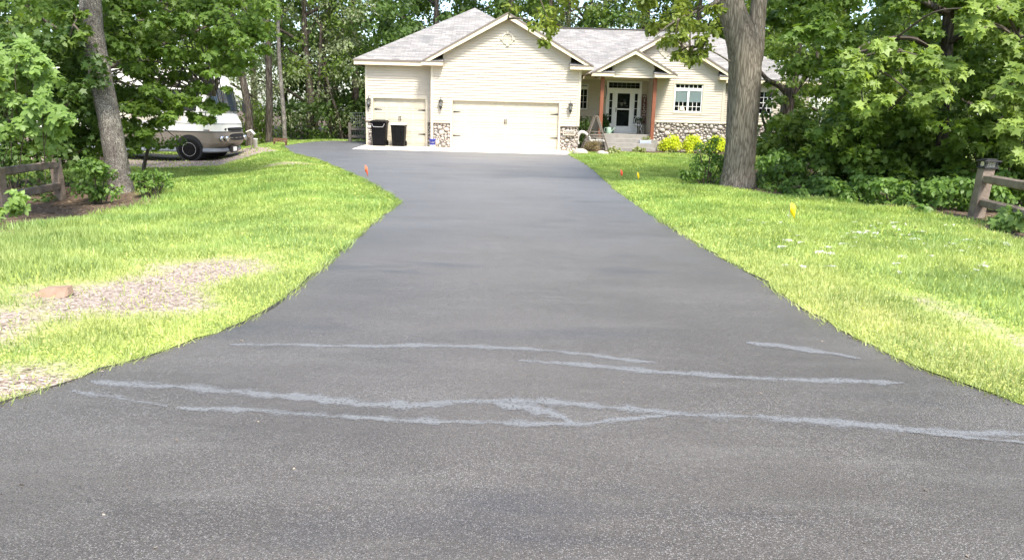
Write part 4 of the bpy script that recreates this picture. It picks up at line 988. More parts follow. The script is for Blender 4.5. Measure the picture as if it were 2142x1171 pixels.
def tree(name, base, label, cat, paths, cl, per, size, tpl, lm, bm, seed, group=None, flat=.55, face=None, n=9, wob=.05, tw=.35, starts=None, twr=.012, up=.6):
    t=empty(name,tuple(base),label,cat,group); o=np.array(base)
    limbs(t,base,paths,bm,n=n,wob=wob)
    if cl:
        crown(t,cl,per,size,tpl,lm,seed,flat,face,up,origin=o)
        if tw:
            st=starts or [q for p,_,_ in paths for q in spline(p,4)[3:]]
            twigs(t,st,cl,M['twig'],o,twr,tw,seed)
    return t

# --- the big oak on the right
B=GG(1543,392); YO=B[1]; p=lambda x,y,d=0: P(x,y,YO+d)
k_=YO/F_PX*.985
trunk=[B+np.array([0,0,-.15]),p(1543,384),p(1546,350),p(1550,300),p(1556,220),p(1558,150),p(1556,95)]
oak_paths=[(trunk[:-1]+[p(1553,100),p(1540,55),p(1524,5),p(1496,-80),p(1470,-220),p(1420,-420)],[42*k_,37*k_,32.5*k_,31*k_,32*k_,32.5*k_,31*k_,28*k_,26*k_,25*k_,20*k_,10*k_],0),
 ([p(1564,190),p(1574,110,.08),p(1582,50,.15),p(1590,-10,.2),p(1610,-100,.3),p(1650,-260,.5),p(1690,-450,.6)],[20*k_,22*k_,17*k_,15*k_,14*k_,11*k_,6*k_],0),
 ([p(1512,-10),p(1440,-40,-.4),p(1330,-50,-.8),p(1200,-45,-1.),p(1090,-20,-1.1),p(1062,40,-1.1)],[.13,.10,.07,.05,.03,.012],0),
 ([p(1515,-5),p(1470,20,-.5),p(1420,40,-.9),p(1370,75,-1.1)],[.06,.04,.025,.01],0),
 ([p(1528,130,-.3),p(1490,108,-.9),p(1450,97,-1.2),p(1425,100,-1.3)],[.02,.014,.01,.006],0),
 ([p(1500,-80),p(1350,-200,-.5),p(1180,-300,-1),p(1000,-360,-1)],[.16,.12,.08,.03],0)]
C=fill([(1350,20),(1420,-10),(1510,-10),(1520,60),(1480,75),(1430,110),(1390,95),(1352,70)],15,YO-1.6,YO-.4,17,11)
C+=fill([(1050,-60),(1180,-60),(1200,10),(1140,60),(1090,45),(1060,20)],10,YO-1.5,YO-.8,18,12)
C+=fill([(1130,40),(1160,55),(1150,95),(1130,95)],3,YO-1.2,YO-1.,10,13)
C+=fill([(1395,75),(1500,75),(1455,130),(1420,118)],8,YO-1.4,YO-.9,13,14)
C+=fill([(1200,-80),(1400,-80),(1400,15),(1300,8),(1210,-20)],14,YO-1.4,YO-.5,20,15)
C+=fill([(1300,-420),(1900,-420),(1950,-60),(1600,-40),(1250,-80)],110,YO-2.5,YO+3,45,16)
C+=fill([(1100,-420),(1300,-420),(1250,-80),(1050,-60)],22,YO-1.5,YO+1.5,35,17)
tree('oak_tree',B,'massive forked oak with furrowed grey bark standing on the right lawn edge','tree',oak_paths,C,46,.13,'oak',LF['oak'],M['bark_oak'],21,n=26,wob=.035,tw=.5,twr=.010)
# roots flare and bush at the foot
def shrub(name, cl, label, cat, per, size, tpl, lm, seed, group=None, flat=.8, face=None, up=.6, stems=True, rnd=.55):
    c0=np.mean([q[0] for q in cl],0); z=H(c0[0],c0[1]); base=np.array([c0[0],c0[1],z]); t=empty(name,tuple(base),label,cat,group)
    crown(t,cl,per,size,tpl,lm,seed,flat,face,up,rnd,'foliage',base)
    if stems:
        b=MB(); rr=random.Random(seed)
        for c,rad in cl[::max(1,len(cl)//9)]:
            c=np.array(c)-base; s=np.array([c[0]*.25+rr.uniform(-.08,.08),c[1]*.25,-.05]); b.tube(spline([s,(s+c)/2+np.array([0,0,.1]),c],4),[.014]*9,4,0,False)
        b.build('stem',M['twig'],t)
    return t
shrub('shrub',fill([(1470,300),(1500,285),(1520,330),(1515,385),(1478,388),(1450,380),(1440,360)],22,17.6,18.6,16,31)+fill([(1425,360),(1450,345),(1470,365),(1440,385)],4,17.4,17.8,9,32),'arching green shrub hugging the left foot of the big oak','shrub',60,.075,'oval',LF['under'],33)

# --- left leaning trunk
B=GG(256,403); Y1=B[1]; p=lambda x,y,d=0: P(x,y,Y1+d); k_=Y1/F_PX
lp=[([B+np.array([0,0,-.1]),p(254,392),p(244,340),p(230,262),p(215,190),p(202,120),p(194,60),p(190,0),p(180,-120),p(160,-320),p(150,-520)],[27*k_,24*k_,22*k_,21.5*k_,21*k_,21*k_,20*k_,20*k_,19*k_,15*k_,9*k_],0),
    ([p(186,-60),p(140,-120,-.5),p(60,-200,-1.2)],[.12,.08,.03],0),([p(190,10),p(172,-5,-.3),p(165,30,-.6),p(150,60,-.8)],[.02,.014,.01,.006],0),([p(175,-180),p(300,-260,.2),p(430,-330,.5)],[.12,.08,.03],0)]
C=fill([(-150,-520),(500,-520),(450,-150),(200,-90),(-100,-120)],60,Y1-1.5,Y1+2.5,45,41)+fill([(120,30),(185,10),(180,75),(135,90)],6,Y1-.9,Y1-.4,13,42)
tree('leaning_tree',B,'slender leaning tree trunk with pale lichen spots on the left','tree',lp,C,55,.12,'oval',LF['mid'],M['bark_grey'],43,n=20,wob=.045,tw=.5)

# --- creeper heaped over the left fence
def creeper(name,cl,label,per,size,lm,seed,dens=1.):
    c0=np.mean([q[0] for q in cl],0); base=np.array([c0[0],c0[1],H(c0[0],c0[1])]); t=empty(name,tuple(base),label,'creeper')
    p_,o_=clump_pts(cl,per,seed,.8); r=np.random.default_rng(seed); p_[:,2]=np.maximum(p_[:,2],height(p_[:,0],p_[:,1])+.04)
    k=len(p_); nv=r.normal(size=(k,3))*.45+np.array([.15,-.55,.65])+o_*.35; nv/=np.linalg.norm(nv,axis=1,keepdims=True)
    a=r.normal(size=(k,3))*.5+np.array([0,0,-.9]); a-=nv*np.sum(a*nv,1,keepdims=True); a/=np.linalg.norm(a,axis=1,keepdims=True); s=np.cross(nv,a)
    V=[];sz=size*np.clip(r.normal(1,.22,k),.5,1.5)
    for ang,q in ((0,1.),(62,.92),(-62,.92),(118,.72),(-118,.72)):
        d=a*math.cos(R(ang))+s*math.sin(R(ang)); e=-a*math.sin(R(ang))+s*math.cos(R(ang)); tp=TM['oval']
        V.append(p_[:,None,:]+(sz*q)[:,None,None]*((tp[None,:,0:1]*.95+.05)*d[:,None,:]+tp[None,:,1:2]*1.0*e[:,None,:]+tp[None,:,2:3]*.8*nv[:,None,:]))
    v=np.concatenate(V,1).reshape(-1,3); f=np.arange(len(v)).reshape(-1,6)
    npmesh('foliage',v-base,f,lm,t)
    b=MB(); rr=random.Random(seed)
    for c,rad in cl[::4]:
        c=np.array(c)-base; g=np.array([c[0]*.6+rr.uniform(-.2,.2),c[1]*.6,max(0,c[2]-rr.uniform(.4,1.2))]); b.tube(spline([g,(g+c)/2+np.array([rr.uniform(-.1,.1),0,0]),c],4),[.008]*9,4,0,False)
    b.build('stem',M['twig'],t); return t
creeper('creeper',fill([(-60,100),(0,90),(60,95),(100,135),(112,200),(130,250),(140,285),(110,305),(60,300),(0,290),(-60,300)],64,11.2,12.6,20,51)+fill([(30,75),(55,70),(60,120),(35,120)],4,11,11.5,8,52),'bright five leaved creeper heaped over the left fence rails',26,.115,LF['creeper'],53)
creeper('creeper',fill([(-60,425),(30,400),(70,410),(50,440),(0,455),(-60,480)],12,10.0,11.2,12,54),'low creeper sprawling at the foot of the left fence',20,.10,LF['creeper'],55)
creeper('creeper',fill([(2060,440),(2100,425),(2160,440),(2200,500),(2142,505),(2080,480)],20,11.0,12.3,15,56),'pale leafy creeper climbing the lower rail of the right fence',24,.10,LF['creeper'],57)

# --- maple that hangs in front of the motorhome
B=GG(214,340); p=lambda x,y,d=0: P(x,y,B[1]+d)
mp=[([B-np.array([0,0,.1]),p(212,300),p(208,230),p(205,120),p(200,0),p(195,-200)],[.17,.15,.14,.13,.12,.08],0),
    ([p(207,150),p(300,110,.2),p(400,70,.3),p(470,40,.3)],[.08,.06,.04,.02],0),([p(208,200),p(290,190,.1),p(380,180,.2),p(450,200,.2)],[.06,.045,.03,.01],0),([p(206,100),p(120,60,-.5),p(60,20,-1.)],[.07,.05,.02],0),([p(203,40),p(320,-20,.3),p(480,-80,.5)],[.08,.05,.02],0)]
C=fill([(90,-20),(560,-20),(575,60),(560,100),(530,132),(490,158),(450,178),(400,205),(340,250),(300,295),(250,312),(160,330),(110,310),(90,150)],265,17.3,20.2,24,61)
C+=fill([(270,190),(390,195),(370,235),(330,262),(300,300),(265,325)],18,17.5,18.8,15,62)+fill([(380,190),(500,165),(505,210),(440,258),(390,262)],17,17.5,18.4,7,68)+fill([(-80,-150),(600,-150),(560,0),(-40,0)],70,17,21,34,63)
tree('maple_tree',B,'leafy maple spreading low branches in front of the motorhome','tree',mp,C,66,.112,'maple',LF['maple'],M['bark_dark'],64,tw=.4,flat=.5,face=(.1,-.25,.1))
B=GG(298,358); tree('sapling',B,'dark leaning sapling stem between the leaning trunk and motorhome','sapling',[([B-np.array([0,0,.1]),P(304,335,B[1]),P(312,300,B[1]),P(318,250,B[1])],[.055,.05,.04,.02],0)],fill([(270,250),(380,250),(370,300),(300,310)],9,B[1]-.3,B[1]+.6,16,66),50,.09,'maple',LF['maple'],M['bark_dark'],67)
shrub('shrub',fill([(158,345),(185,330),(232,345),(242,395),(205,408),(160,405)],22,13.6,14.8,16,71),'broadleaf green shrub between the left fence post and leaning trunk','shrub',55,.085,'oval',LF['under'],72,face=(0,-.3,.1))
shrub('shrub',fill([(272,360),(330,350),(370,365),(350,388),(290,395)],14,14.4,15.6,12,73),'low leafy clump right of the leaning trunk','shrub',50,.075,'oval',LF['under'],74,face=(0,-.3,.1))
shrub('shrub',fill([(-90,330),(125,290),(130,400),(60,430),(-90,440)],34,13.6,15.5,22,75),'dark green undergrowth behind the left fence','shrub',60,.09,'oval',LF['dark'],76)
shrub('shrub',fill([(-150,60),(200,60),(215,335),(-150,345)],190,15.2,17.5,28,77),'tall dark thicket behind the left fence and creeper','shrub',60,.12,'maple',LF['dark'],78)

# --- right woods
B=GG(1970,405); p=lambda x,y,d=0: P(x,y,B[1]+d); YM=B[1]
mp=[([B-np.array([0,0,.1]),p(1970,380),p(1972,280),p(1978,150),p(1984,20),p(1990,-150),p(1980,-400)],[.16,.14,.125,.12,.115,.10,.05],0),
    ([p(1978,120),p(1900,80,-.8),p(1800,100,-1.6),p(1790,150,-1.8)],[.07,.05,.03,.01],0),([p(1980,90),p(2060,60,-1),p(2142,100,-2),p(2160,200,-2.2)],[.07,.05,.03,.01],0),([p(1983,30),p(1850,-30,-.8),p(1700,-20,-1.2)],[.08,.05,.02],0),([p(1976,200),p(1900,200,-.8),p(1860,230,-1.2)],[.05,.03,.01],0)]
C=fill([(1780,105),(1850,85),(1950,95),(2010,140),(2000,190),(1950,215),(1900,240),(1880,200),(1800,240),(1785,190)],52,YM-3.0,YM-1.6,16,81)
C+=fill([(2080,150),(2200,120),(2210,330),(2142,345),(2095,290),(2040,200)],34,YM-3.4,YM-2.2,18,82)
C+=fill([(1990,-20),(2200,-20),(2200,120),(2080,120),(2000,40)],28,YM-3.,YM-1.5,20,83)
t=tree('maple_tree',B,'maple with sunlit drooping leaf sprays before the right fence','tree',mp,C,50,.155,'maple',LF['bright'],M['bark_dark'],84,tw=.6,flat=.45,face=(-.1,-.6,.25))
C=fill([(1660,230),(1760,250),(1880,270),(2000,300),(2030,380),(1900,390),(1780,370),(1690,330)],46,YM-.6,YM+1.2,18,187)+fill([(1640,-30),(2220,-30),(2220,300),(2050,310),(1960,290),(1880,260),(1760,250),(1700,200),(1650,130)],170,YM-1.3,YM+2.,26,85)+fill([(1600,-450),(2400,-450),(2300,-20),(1640,-20)],90,YM-2,YM+3,45,86)
C+=fill([(1600,-30),(1800,-30),(1800,60),(1620,60)],24,YM+1,YM+3.5,24,89)
crown(t,C,64,.14,'maple',LF['maple'],87,.5,(-.05,-.3,.15),origin=B)
# crooked tree beside the wing window
B=GG(1632,345); p=lambda x,y,d=0: P(x,y,24+d); B=np.array([p(1632,330)[0],24,H(8,24)])
C=fill([(1570,-20),(1760,-20),(1780,120),(1720,200),(1660,180),(1615,140),(1595,90)],60,22.5,25.5,22,91)+fill([(1600,170),(1700,190),(1690,260),(1640,280),(1610,230)],12,23.5,25,12,92)
tree('crooked_tree',B,'dark crooked tree with a long low limb beside the wing window','tree',[([B-np.array([0,0,.1]),p(1636,290),p(1645,240),p(1652,195),p(1662,140),p(1668,60),p(1672,-60),p(1680,-250)],[.21,.20,.20,.19,.15,.14,.12,.06],0),([p(1652,200),p(1630,180),p(1606,168),p(1590,150),p(1570,135)],[.12,.09,.075,.05,.03],0),([p(1648,215),p(1680,170,.3),p(1720,120,.6)],[.08,.06,.03],0)],C,60,.11,'maple',LF['mid'],M['bark_dark'],93,n=12)
B=np.array([P(1608,330,21.5)[0],21.5,H(7.5,21.5)]); p=lambda x,y: P(x,y,21.5)
tree('sapling',B,'thin dark sapling just right of the big oak trunk','sapling',[([B-np.array([0,0,.1]),p(1608,310),p(1602,270),p(1594,235),p(1612,200)],[.05,.045,.04,.03,.012],0)],fill([(1590,170),(1640,190),(1630,260),(1600,255)],7,21,22,11,95),45,.09,'oval',LF['mid'],M['bark_dark'],96)
B=GG(1716,376); p=lambda x,y: P(x,y,B[1])
tree('sapling',B,'bare leaning sapling stem rising from the undergrowth on the right','sapling',[([B-np.array([0,0,.1]),p(1722,350),p(1735,305),p(1752,240),p(1756,215),p(1748,180),p(1740,120)],[.045,.043,.04,.036,.034,.028,.012],0)],fill([(1690,130),(1790,120),(1790,190),(1700,200)],10,B[1]-.5,B[1]+.8,15,98),45,.10,'maple',LF['maple'],M['bark_dark'],99)
# undergrowth along the lawn edge: individual clumps
names=[((1590,1680),(340,402),17.0,'leafy undergrowth clump just right of the big oak'),((1640,1760),(375,418),15.9,'broadleaf undergrowth clump at the foot of the leaning sapling'),((1740,1850),(385,428),15.0,'broadleaf undergrowth clump right of the leaning sapling'),((1830,1940),(395,442),14.2,'broadleaf undergrowth clump in front of the maple trunk'),((1930,2030),(395,450),13.6,'broadleaf undergrowth clump left of the lantern fence post'),((2050,2190),(380,440),13.6,'leafy undergrowth behind the right fence rails')]
for i,((x0,x1),(y0,y1),D,lb) in enumerate(names):
    shrub('undergrowth',fill([(x0,y0-(18,-6,4,22,8,20)[i]),((x0+x1)/2,y0-(26,4,18,10,24,16)[i]),(x1,y0-(4,10,20,6,16,10)[i]),(x1,y1-6),((x0+x1)/2,y1),(x0,y1-4)],38,D-.4,D+1.5,15,110+i),lb,'undergrowth',44,.11,'oval',LF['under'],120+i,'undergrowth along the right woods edge',face=(-.1,-.35,.2))
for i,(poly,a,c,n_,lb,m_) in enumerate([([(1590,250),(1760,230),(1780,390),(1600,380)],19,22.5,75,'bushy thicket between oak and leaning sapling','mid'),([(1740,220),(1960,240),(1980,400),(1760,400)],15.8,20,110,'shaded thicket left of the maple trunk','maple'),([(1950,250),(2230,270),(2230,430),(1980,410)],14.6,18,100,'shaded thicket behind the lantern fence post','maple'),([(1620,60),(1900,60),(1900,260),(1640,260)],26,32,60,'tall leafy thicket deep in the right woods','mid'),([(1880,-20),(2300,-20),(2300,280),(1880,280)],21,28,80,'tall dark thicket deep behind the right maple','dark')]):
    shrub('thicket',fill(poly,n_,a,c,26,130+i),lb,'thicket',60,.13,'maple',LF[m_],140+i,'thickets in the right woods')

# --- plants by the house
for i,(px,lb) in enumerate([(1400,'left golden shrub of three before the stone base'),(1445,'middle golden shrub of three before the stone base'),(1494,'right golden shrub of three, partly hidden by the oak')]):
    X0=P(px,300,35.9)[0]; shrub('golden_shrub',[((X0+.42*q*math.cos(t),35.7+.4*q*math.sin(t),.18+.62*math.sqrt(max(0,1-q*q))*random.uniform(.55,1)),.22) for q,t in [(math.sqrt(random.random()),random.uniform(0,6.28)) for _ in range(26)]],lb,'shrub',110,.075,'oval',LF['spirea'],150+i,'golden shrubs before the stone base',1.,stems=False)
p=P(1240,310,33.9); shrub('russet_shrub',[((p[0]+random.uniform(-.40,.40),33.9+random.uniform(-.3,.3),.15+random.uniform(0,.36)),.17) for _ in range(14)],'low russet green shrub between pale boulders at the garage corner','shrub',80,.05,'oval',LF['russet'],160,stems=False)
for i,(px,py,lb,s) in enumerate([(1337,320,'small lime hosta in front of the porch steps',.22),(1376,316,'pale variegated hosta beside the porch post pedestal',.3),(1398,318,'pale hosta at the foot of the left golden shrub',.28),(1285,321,'tiny hosta beside the front walk',.16)]):
    g_=GG(px,py); shrub('hosta',[((g_[0]+random.uniform(-s,s),g_[1]+random.uniform(-s,s)*.7,.12+random.uniform(0,.10)),.12) for _ in range(8)],lb,'hosta',22,.15,'oval',LF['hosta'],165+i,'hostas in the front bed',stems=False)
p=P(1228,260,36.9); shrub('evergreen_bush',[((3.2+random.uniform(-.28,.4),36.9+random.uniform(-.3,.3),.2+random.uniform(0,1.35)),.24) for _ in range(26)],'dark bush in the corner between garage and porch','shrub',70,.08,'oval',LF['dark'],170)
shrub('potted_plant',[((4.52+random.uniform(-.15,.15),38.2+random.uniform(-.12,.12),1.15+random.uniform(0,.55)),.16) for _ in range(12)],'leafy dark potted plant behind the left porch post','plant',60,.09,'oval',LF['dark'],172)
shrub('potted_plant',[((6.35+random.uniform(-.2,.15),38.35+random.uniform(-.1,.1),1.5+random.uniform(0,.22)),.11) for _ in range(6)],'trailing plant on the chair below the welcome sign','plant',40,.05,'oval',LF['dark'],173)
shrub('potted_plant',[((6.22+random.uniform(-.22,.22),35.82,.62+random.uniform(0,.12)),.09) for _ in range(6)],'wispy plant in the trough on the porch step','plant',30,.05,'oval',LF['hosta'],174,stems=False)

# --- trees behind the house and the motorhome: a few crowns, shared by copies
def bgtree(seed, hh, cr, z0, per, ncl, size, lm, bm, tpl='dia', tr=.2):
    r=np.random.default_rng(seed); base=np.zeros(3); cl=[]
    for i in range(ncl):
        u=r.random(); z=z0+(hh-z0)*u; rad=cr*(math.sin(math.pi*min(1,.12+.88*u)**.8)*.8+.25); a=r.uniform(0,2*math.pi); q=rad*math.sqrt(r.uniform(.15,1))
        cl.append((np.array([q*math.cos(a),q*math.sin(a),z]),r.uniform(.55,1.15)))
    t=empty('tree',(0,0,0),'x','tree'); 
    paths=[([(0,0,-.2),(.05,.02,hh*.25),(-.1,.1,hh*.5),(.1,0,hh*.85)],[tr*1.2,tr,tr*.8,tr*.2],0)]
    for i in range(7):
        a=r.uniform(0,6.28); z=r.uniform(z0*.8+.5,hh*.6); paths.append(([(0,0,z),(math.cos(a)*cr*.4,math.sin(a)*cr*.4,z+.8),(math.cos(a)*cr*.8,math.sin(a)*cr*.8,z+1.2)],[tr*.5,tr*.3,tr*.1],0))
    limbs(t,base,paths,bm,n=7)
    P_,O_=clump_pts(cl,per,seed,.6); v,f=leaves(P_,0,size,TM[tpl],None,.6,.6,seed,O_); npmesh('crown',v,f,lm,t); return t
protos={'dark':bgtree(201,15,4.4,1.2,95,120,.25,LF['dark'],M['bark_dark']),'mid':bgtree(202,14,4.2,2.0,95,110,.22,LF['mid'],M['bark_dark']),'olive':bgtree(203,12,3.8,1.4,130,100,.14,LF['olive'],M['bark_dark']),'fresh':bgtree(204,13,4.0,1.5,95,105,.20,LF['oak'],M['bark_dark'])}
used=set()
def plant(kind,x,y,rz,s,label,group):
    src=protos[kind]
    if kind not in used: o=src; used.add(kind)
    else:
        o=src.copy(); link(o)
        for ch in list(src.children): c=ch.copy(); c.parent=o; link(c)
    o.location=(x,y,H(x,y)); o.rotation_euler=(0,0,rz); o.scale=(s,s,s); o['label']=label; o['category']='tree'; o['group']=group
    o.name={'dark':'dark_tree','mid':'green_tree','olive':'grey_green_tree','fresh':'fresh_green_tree'}[kind]
g1='trees behind the house and motorhome'
spots=[('dark',-9.6,44.5,0,1.0,'dense dark maple standing just left of the garage roof'),
('olive',-11.3,41,1,1.,'grey green tree left of the dark maple beside the garage'),
('olive',-14.2,46,2.2,1.05,'grey green tree above the brown bench'),
('dark',-5.5,52,2,1.1,'dark tree rising behind the left slope of the garage roof'),
('dark',-1.5,54,4,1.15,'dark tree behind the garage roof peak'),
('mid',2.2,52,.6,1.1,'mid green tree behind the main gable peak'),
('olive',5.0,54,3,1.15,'grey green tree behind the middle of the main roof ridge'),
('dark',8.5,53,5,1.1,'dark tree behind the right half of the main roof ridge'),
('fresh',12,51,.3,1.1,'fresh green tree behind the right gable peak'),
('mid',16.5,50,1.6,1.1,'green tree behind the right end of the house roof'),
('fresh',19,38,2.6,1.,'fresh green tree right of the house wing'),
('mid',23,40,4.1,1.1,'green tree far back in the right woods behind the wing'),
('dark',17.5,30,3.3,.95,'dark tree in the right woods behind the crooked tree'),
('dark',22,27,.9,1.,'dark tree deep in the right woods beyond the maple'),
('mid',15.,23.5,5.2,.85,'green tree in the right woods behind the lantern fence'),
('dark',-23,31,1.2,1.,'dark tree behind the motorhome roof at far left'),
('mid',-18,34,2.4,1.,'green tree behind the front of the motorhome'),
('dark',-28,36,3.7,1.2,'dark tree behind the rear of the motorhome'),
('mid',-30,25,3.7,1.,'green tree left of the motorhome at the frame edge'),
('fresh',-22.5,44,5,1.1,'fresh green tree beyond the motorhome windshield'),
('mid',-19.6,56,.2,1.1,'green tree far behind the bird house'),
('dark',-14.5,60,1.9,1.2,'dark tree far behind the brown bench'),
('dark',-10,58,3.1,1.2,'dark tree far behind the wire mesh fence'),
('fresh',-30,62,2.9,1.3,'fresh green tree at the far end of the clearing'),
('mid',-4,60,.9,1.25,'green tree farthest behind the garage roof'),('dark',4,62,2.2,1.3,'dark tree farthest behind the main gable'),('mid',10,61,3.3,1.3,'green tree farthest behind the main roof ridge'),('dark',15,58,4.4,1.25,'dark tree farthest behind the right gable'),('dark',22,52,.4,1.2,'dark tree beyond the right end of the house'),('mid',13.5,12.5,1.1,.62,'green tree right of the right fence beyond the frame edge'),('dark',15.5,17.5,2.1,.7,'dark tree behind the right fence beyond the frame edge'),('mid',-13,9.5,3.1,.62,'green tree left of the left fence beyond the frame edge'),('mid',-25,48,1.4,1.1,'green tree beyond the clearing behind the motorhome')]
for a in spots: plant(*a,g1)
# understorey between driveway end and the trees
for i,(x,y,sx,zz,n_,m_,lb) in enumerate([(-9.2,43,1.6,2.2,40,'dark','dark thicket behind the wire mesh fence'),(-11.8,40.5,1.7,2.0,36,'dark','dark thicket behind the driveway end'),(-14.6,38,1.8,1.9,40,'mid','green thicket behind the brown bench'),(-17,37.5,1.8,1.7,36,'mid','green thicket behind the bird house'),(-21,37,2.2,2.4,34,'mid','green thicket behind the motorhome'),(-6.2,48,2.,2.6,30,'dark','dark thicket behind the garage corner')]):
    rr=random.Random(300+i); shrub('thicket',[((x+rr.uniform(-sx,sx),y+rr.uniform(-1,1),H(x,y)+.3+rr.random()**1.3*zz),.55) for _ in range(n_)],lb,'thicket',70,.16,'dia',LF[m_],310+i,'thickets beyond the driveway end')
# bare trunks seen against the clearing
for i,(pts,rad,D,lb,m_) in enumerate([([(520,240),(512,190),(503,140),(490,60),(478,-40)],.17,36,'leaning grey trunk seen against the bright clearing','bark_dark'),([(563,285),(563,200),(562,130),(560,40),(556,-60)],.165,37,'straight dark trunk right of the bright clearing','bark_dark'),([(596,298),(594,250),(590,200),(584,120),(580,0)],.10,34.5,'slim pale trunk beside the brown bench','bark_grey'),([(660,290),(664,230),(668,150),(672,60)],.10,41,'slim dark trunk in the shade left of the driveway end','bark_dark'),([(690,292),(688,230),(680,150),(675,80)],.13,42,'dark trunk in the shade behind the driveway end','bark_dark'),([(716,292),(706,240),(690,190),(678,140)],.08,41,'leaning dark trunk left of the wire mesh fence','bark_dark')]):
    q=[P(x,y,D) for x,y in pts]; b0=np.array([q[0][0],D,H(q[0][0],D)-.05])
    top=q[-1]; cl=[((top[0]+random.uniform(-2,2),D+random.uniform(-1.5,1.5),top[2]+random.uniform(-.5,3.5)),.9) for _ in range(16)]
    tree('trunk_tree',b0,lb,'tree',[([b0]+q,[rad*1.25,rad*1.05]+[rad*(1-.08*j) for j in range(len(q)-1)],0)],cl,60,.2,'dia',LF['mid'],M[m_],400+i,'slender trunks beyond the driveway end',n=10)

# ------------------------------------------------------------------ lawn: grass blades, clover, litter
def scatter(n, seed, r0=2.6, r1=42., pw=-.45, ang=62):
    r=np.random.default_rng(seed); u=r.random(n); e=pw+1; rad=(r0**e+(r1**e-r0**e)*u)**(1/e); a=R(1)*r.uniform(-ang,ang,n)
    return rad*np.sin(a), rad*np.cos(a), r
def house_mask(x,y): return ~((y>33.8)&(x>2.2)|((y>34)&(x>-7.1)))
x,y,r=scatter(820000,501); lw,ba,dr_,dD=cover(x,y)
pr=np.clip(lw,0,1)*(1-np.clip((ba-.15)*2.,0,.92))*(dD>.01)*house_mask(x,y)*(1-.45*dr_)
kp=r.random(len(x))<pr; x,y,lw,ba,dr_,dD=(q[kp] for q in (x,y,lw,ba,dr_,dD)); n=len(x); print('blades',n)
z=height(x,y); dist=np.hypot(x,y)
tall=np.exp(-((x+6.0+.25*(y-7))/1.6)**2)*(y>5)*(y<11)*(x<-3.2)
tall=np.maximum(tall,.7*sst(-4.2,-5.2,x)*sst(9,11,y)*(1-sst(15,18,y)))
patch=.5+.5*np.sin(x*1.7+2*np.sin(y*.9))*np.sin(y*1.3+1.5*np.sin(x*.8))
hgt=(.035+.03*r.random(n)+.02*patch)*(1+.9*tall)*(1-.45*np.exp(-dD/.15))*np.where(ba>.3,.75,1); wdt=np.maximum(.0045,.00085*dist)*(.7+.6*r.random(n)); hgt=np.maximum(hgt,.0016*dist)
a=r.uniform(0,2*np.pi,n); la=r.uniform(0,2*np.pi,n); lean=hgt*r.uniform(.1,.75,n)
v=np.zeros((n,3,3)); v[:,0]=np.stack([x-np.cos(a)*wdt,y-np.sin(a)*wdt,z-.005],1); v[:,1]=np.stack([x+np.cos(a)*wdt,y+np.sin(a)*wdt,z-.005],1); v[:,2]=np.stack([x+np.cos(la)*lean,y+np.sin(la)*lean,z+hgt],1)
m=LF['grass']; k=N(m); gp=k.pos(); bi=k.b.inputs['Base Color'].links[0].from_socket
pt_=k.mix(k.ramp(k.noise(gp,.55,4,.6),[(.38,(0,0,0)),(.62,(1,1,1))]),(.72,.84,.80),(1.12,1.05,1.0)); pt2=k.mix(k.ramp(k.noise(k.mapping(gp,(1,1,1),(7,3,0)),3.2,4,.7),[(.40,(0,0,0)),(.60,(1,1,1))]),(.74,.80,.78),(1.12,1.08,1.12))
straw=k.ramp(k.noise(k.mapping(gp,(1,1,1),(2,9,0)),1.7,5,.7),[(.60,(0,0,0)),(.74,(.55,.55,.55))])
cc=k.mix(1.,k.mix(1.,bi,pt_,'MULTIPLY'),pt2,'MULTIPLY'); sy=k.n('SeparateXYZ'); k.l(gp,sy.inputs[0]); yn=k.math('ADD',sy.outputs[1],k.math('MULTIPLY',k.math('SUBTRACT',k.noise(gp,.35,3),.5),7.))
shade_tint=k.n('MapRange',ins={'From Min':6.,'From Max':13.,'To Min':0.,'To Max':1.}); k.l(yn,shade_tint.inputs[0])  # lawn shade put into the blade colour, deeper green farther up the lawn
cc=k.mix(shade_tint.outputs[0],cc,k.mix(1.,cc,(.74,.88,.62),'MULTIPLY')); cc=k.mix(straw,cc,(.42,.38,.17)); k.l(cc,k.b.inputs['Base Color'])
tag(npmesh('grass',v.reshape(-1,3),np.arange(3*n).reshape(n,3),LF['grass']),'short bright green lawn grass on both sides of the driveway','grass',kind='stuff')
# ragged fringe of blades and weeds that flop over the asphalt edge
r=np.random.default_rng(530); ex=[];ey=[]
for line in (DL[:19],DR):
    q=resamp(line,.004,0.); q=np.array(q[:int(len(q))]); keep=np.ones(len(q),bool)
    a0,a1=np.array(line[-1]),np.array(line[0]); dn=np.abs(np.cross(a1-a0,q-a0))/np.linalg.norm(a1-a0); 
    seg=[np.linalg.norm(np.array(line[i+1])-np.array(line[i])) for i in range(len(line)-1)]; nn=sum(max(1,int(s_/.004)) for s_ in seg); q=q[:nn]; ex.append(q[:,0]); ey.append(q[:,1])
x=np.concatenate(ex); y=np.concatenate(ey); n=len(x); cl=.5+.5*np.sin(x*5+y*3.7)*np.sin(y*2.3+1); kp=r.random(n)<.25+.65*cl; x,y,cl=x[kp],y[kp],cl[kp]; n=len(x)
sd=np.sign(x+.2); off=r.normal(.015,.028,n)*(.6+.8*cl); x=x+sd*off; a=r.uniform(0,6.28,n); hg=(.02+.05*r.random(n)*(.5+cl)); ln=hg*r.uniform(.3,1.3,n); wd_=np.maximum(.004,.0009*np.hypot(x,y))
la=np.where(r.random(n)<.6,np.where(sd>0,np.pi,0.)+r.normal(0,.6,n),r.uniform(0,6.28,n)); z=.03+0*x
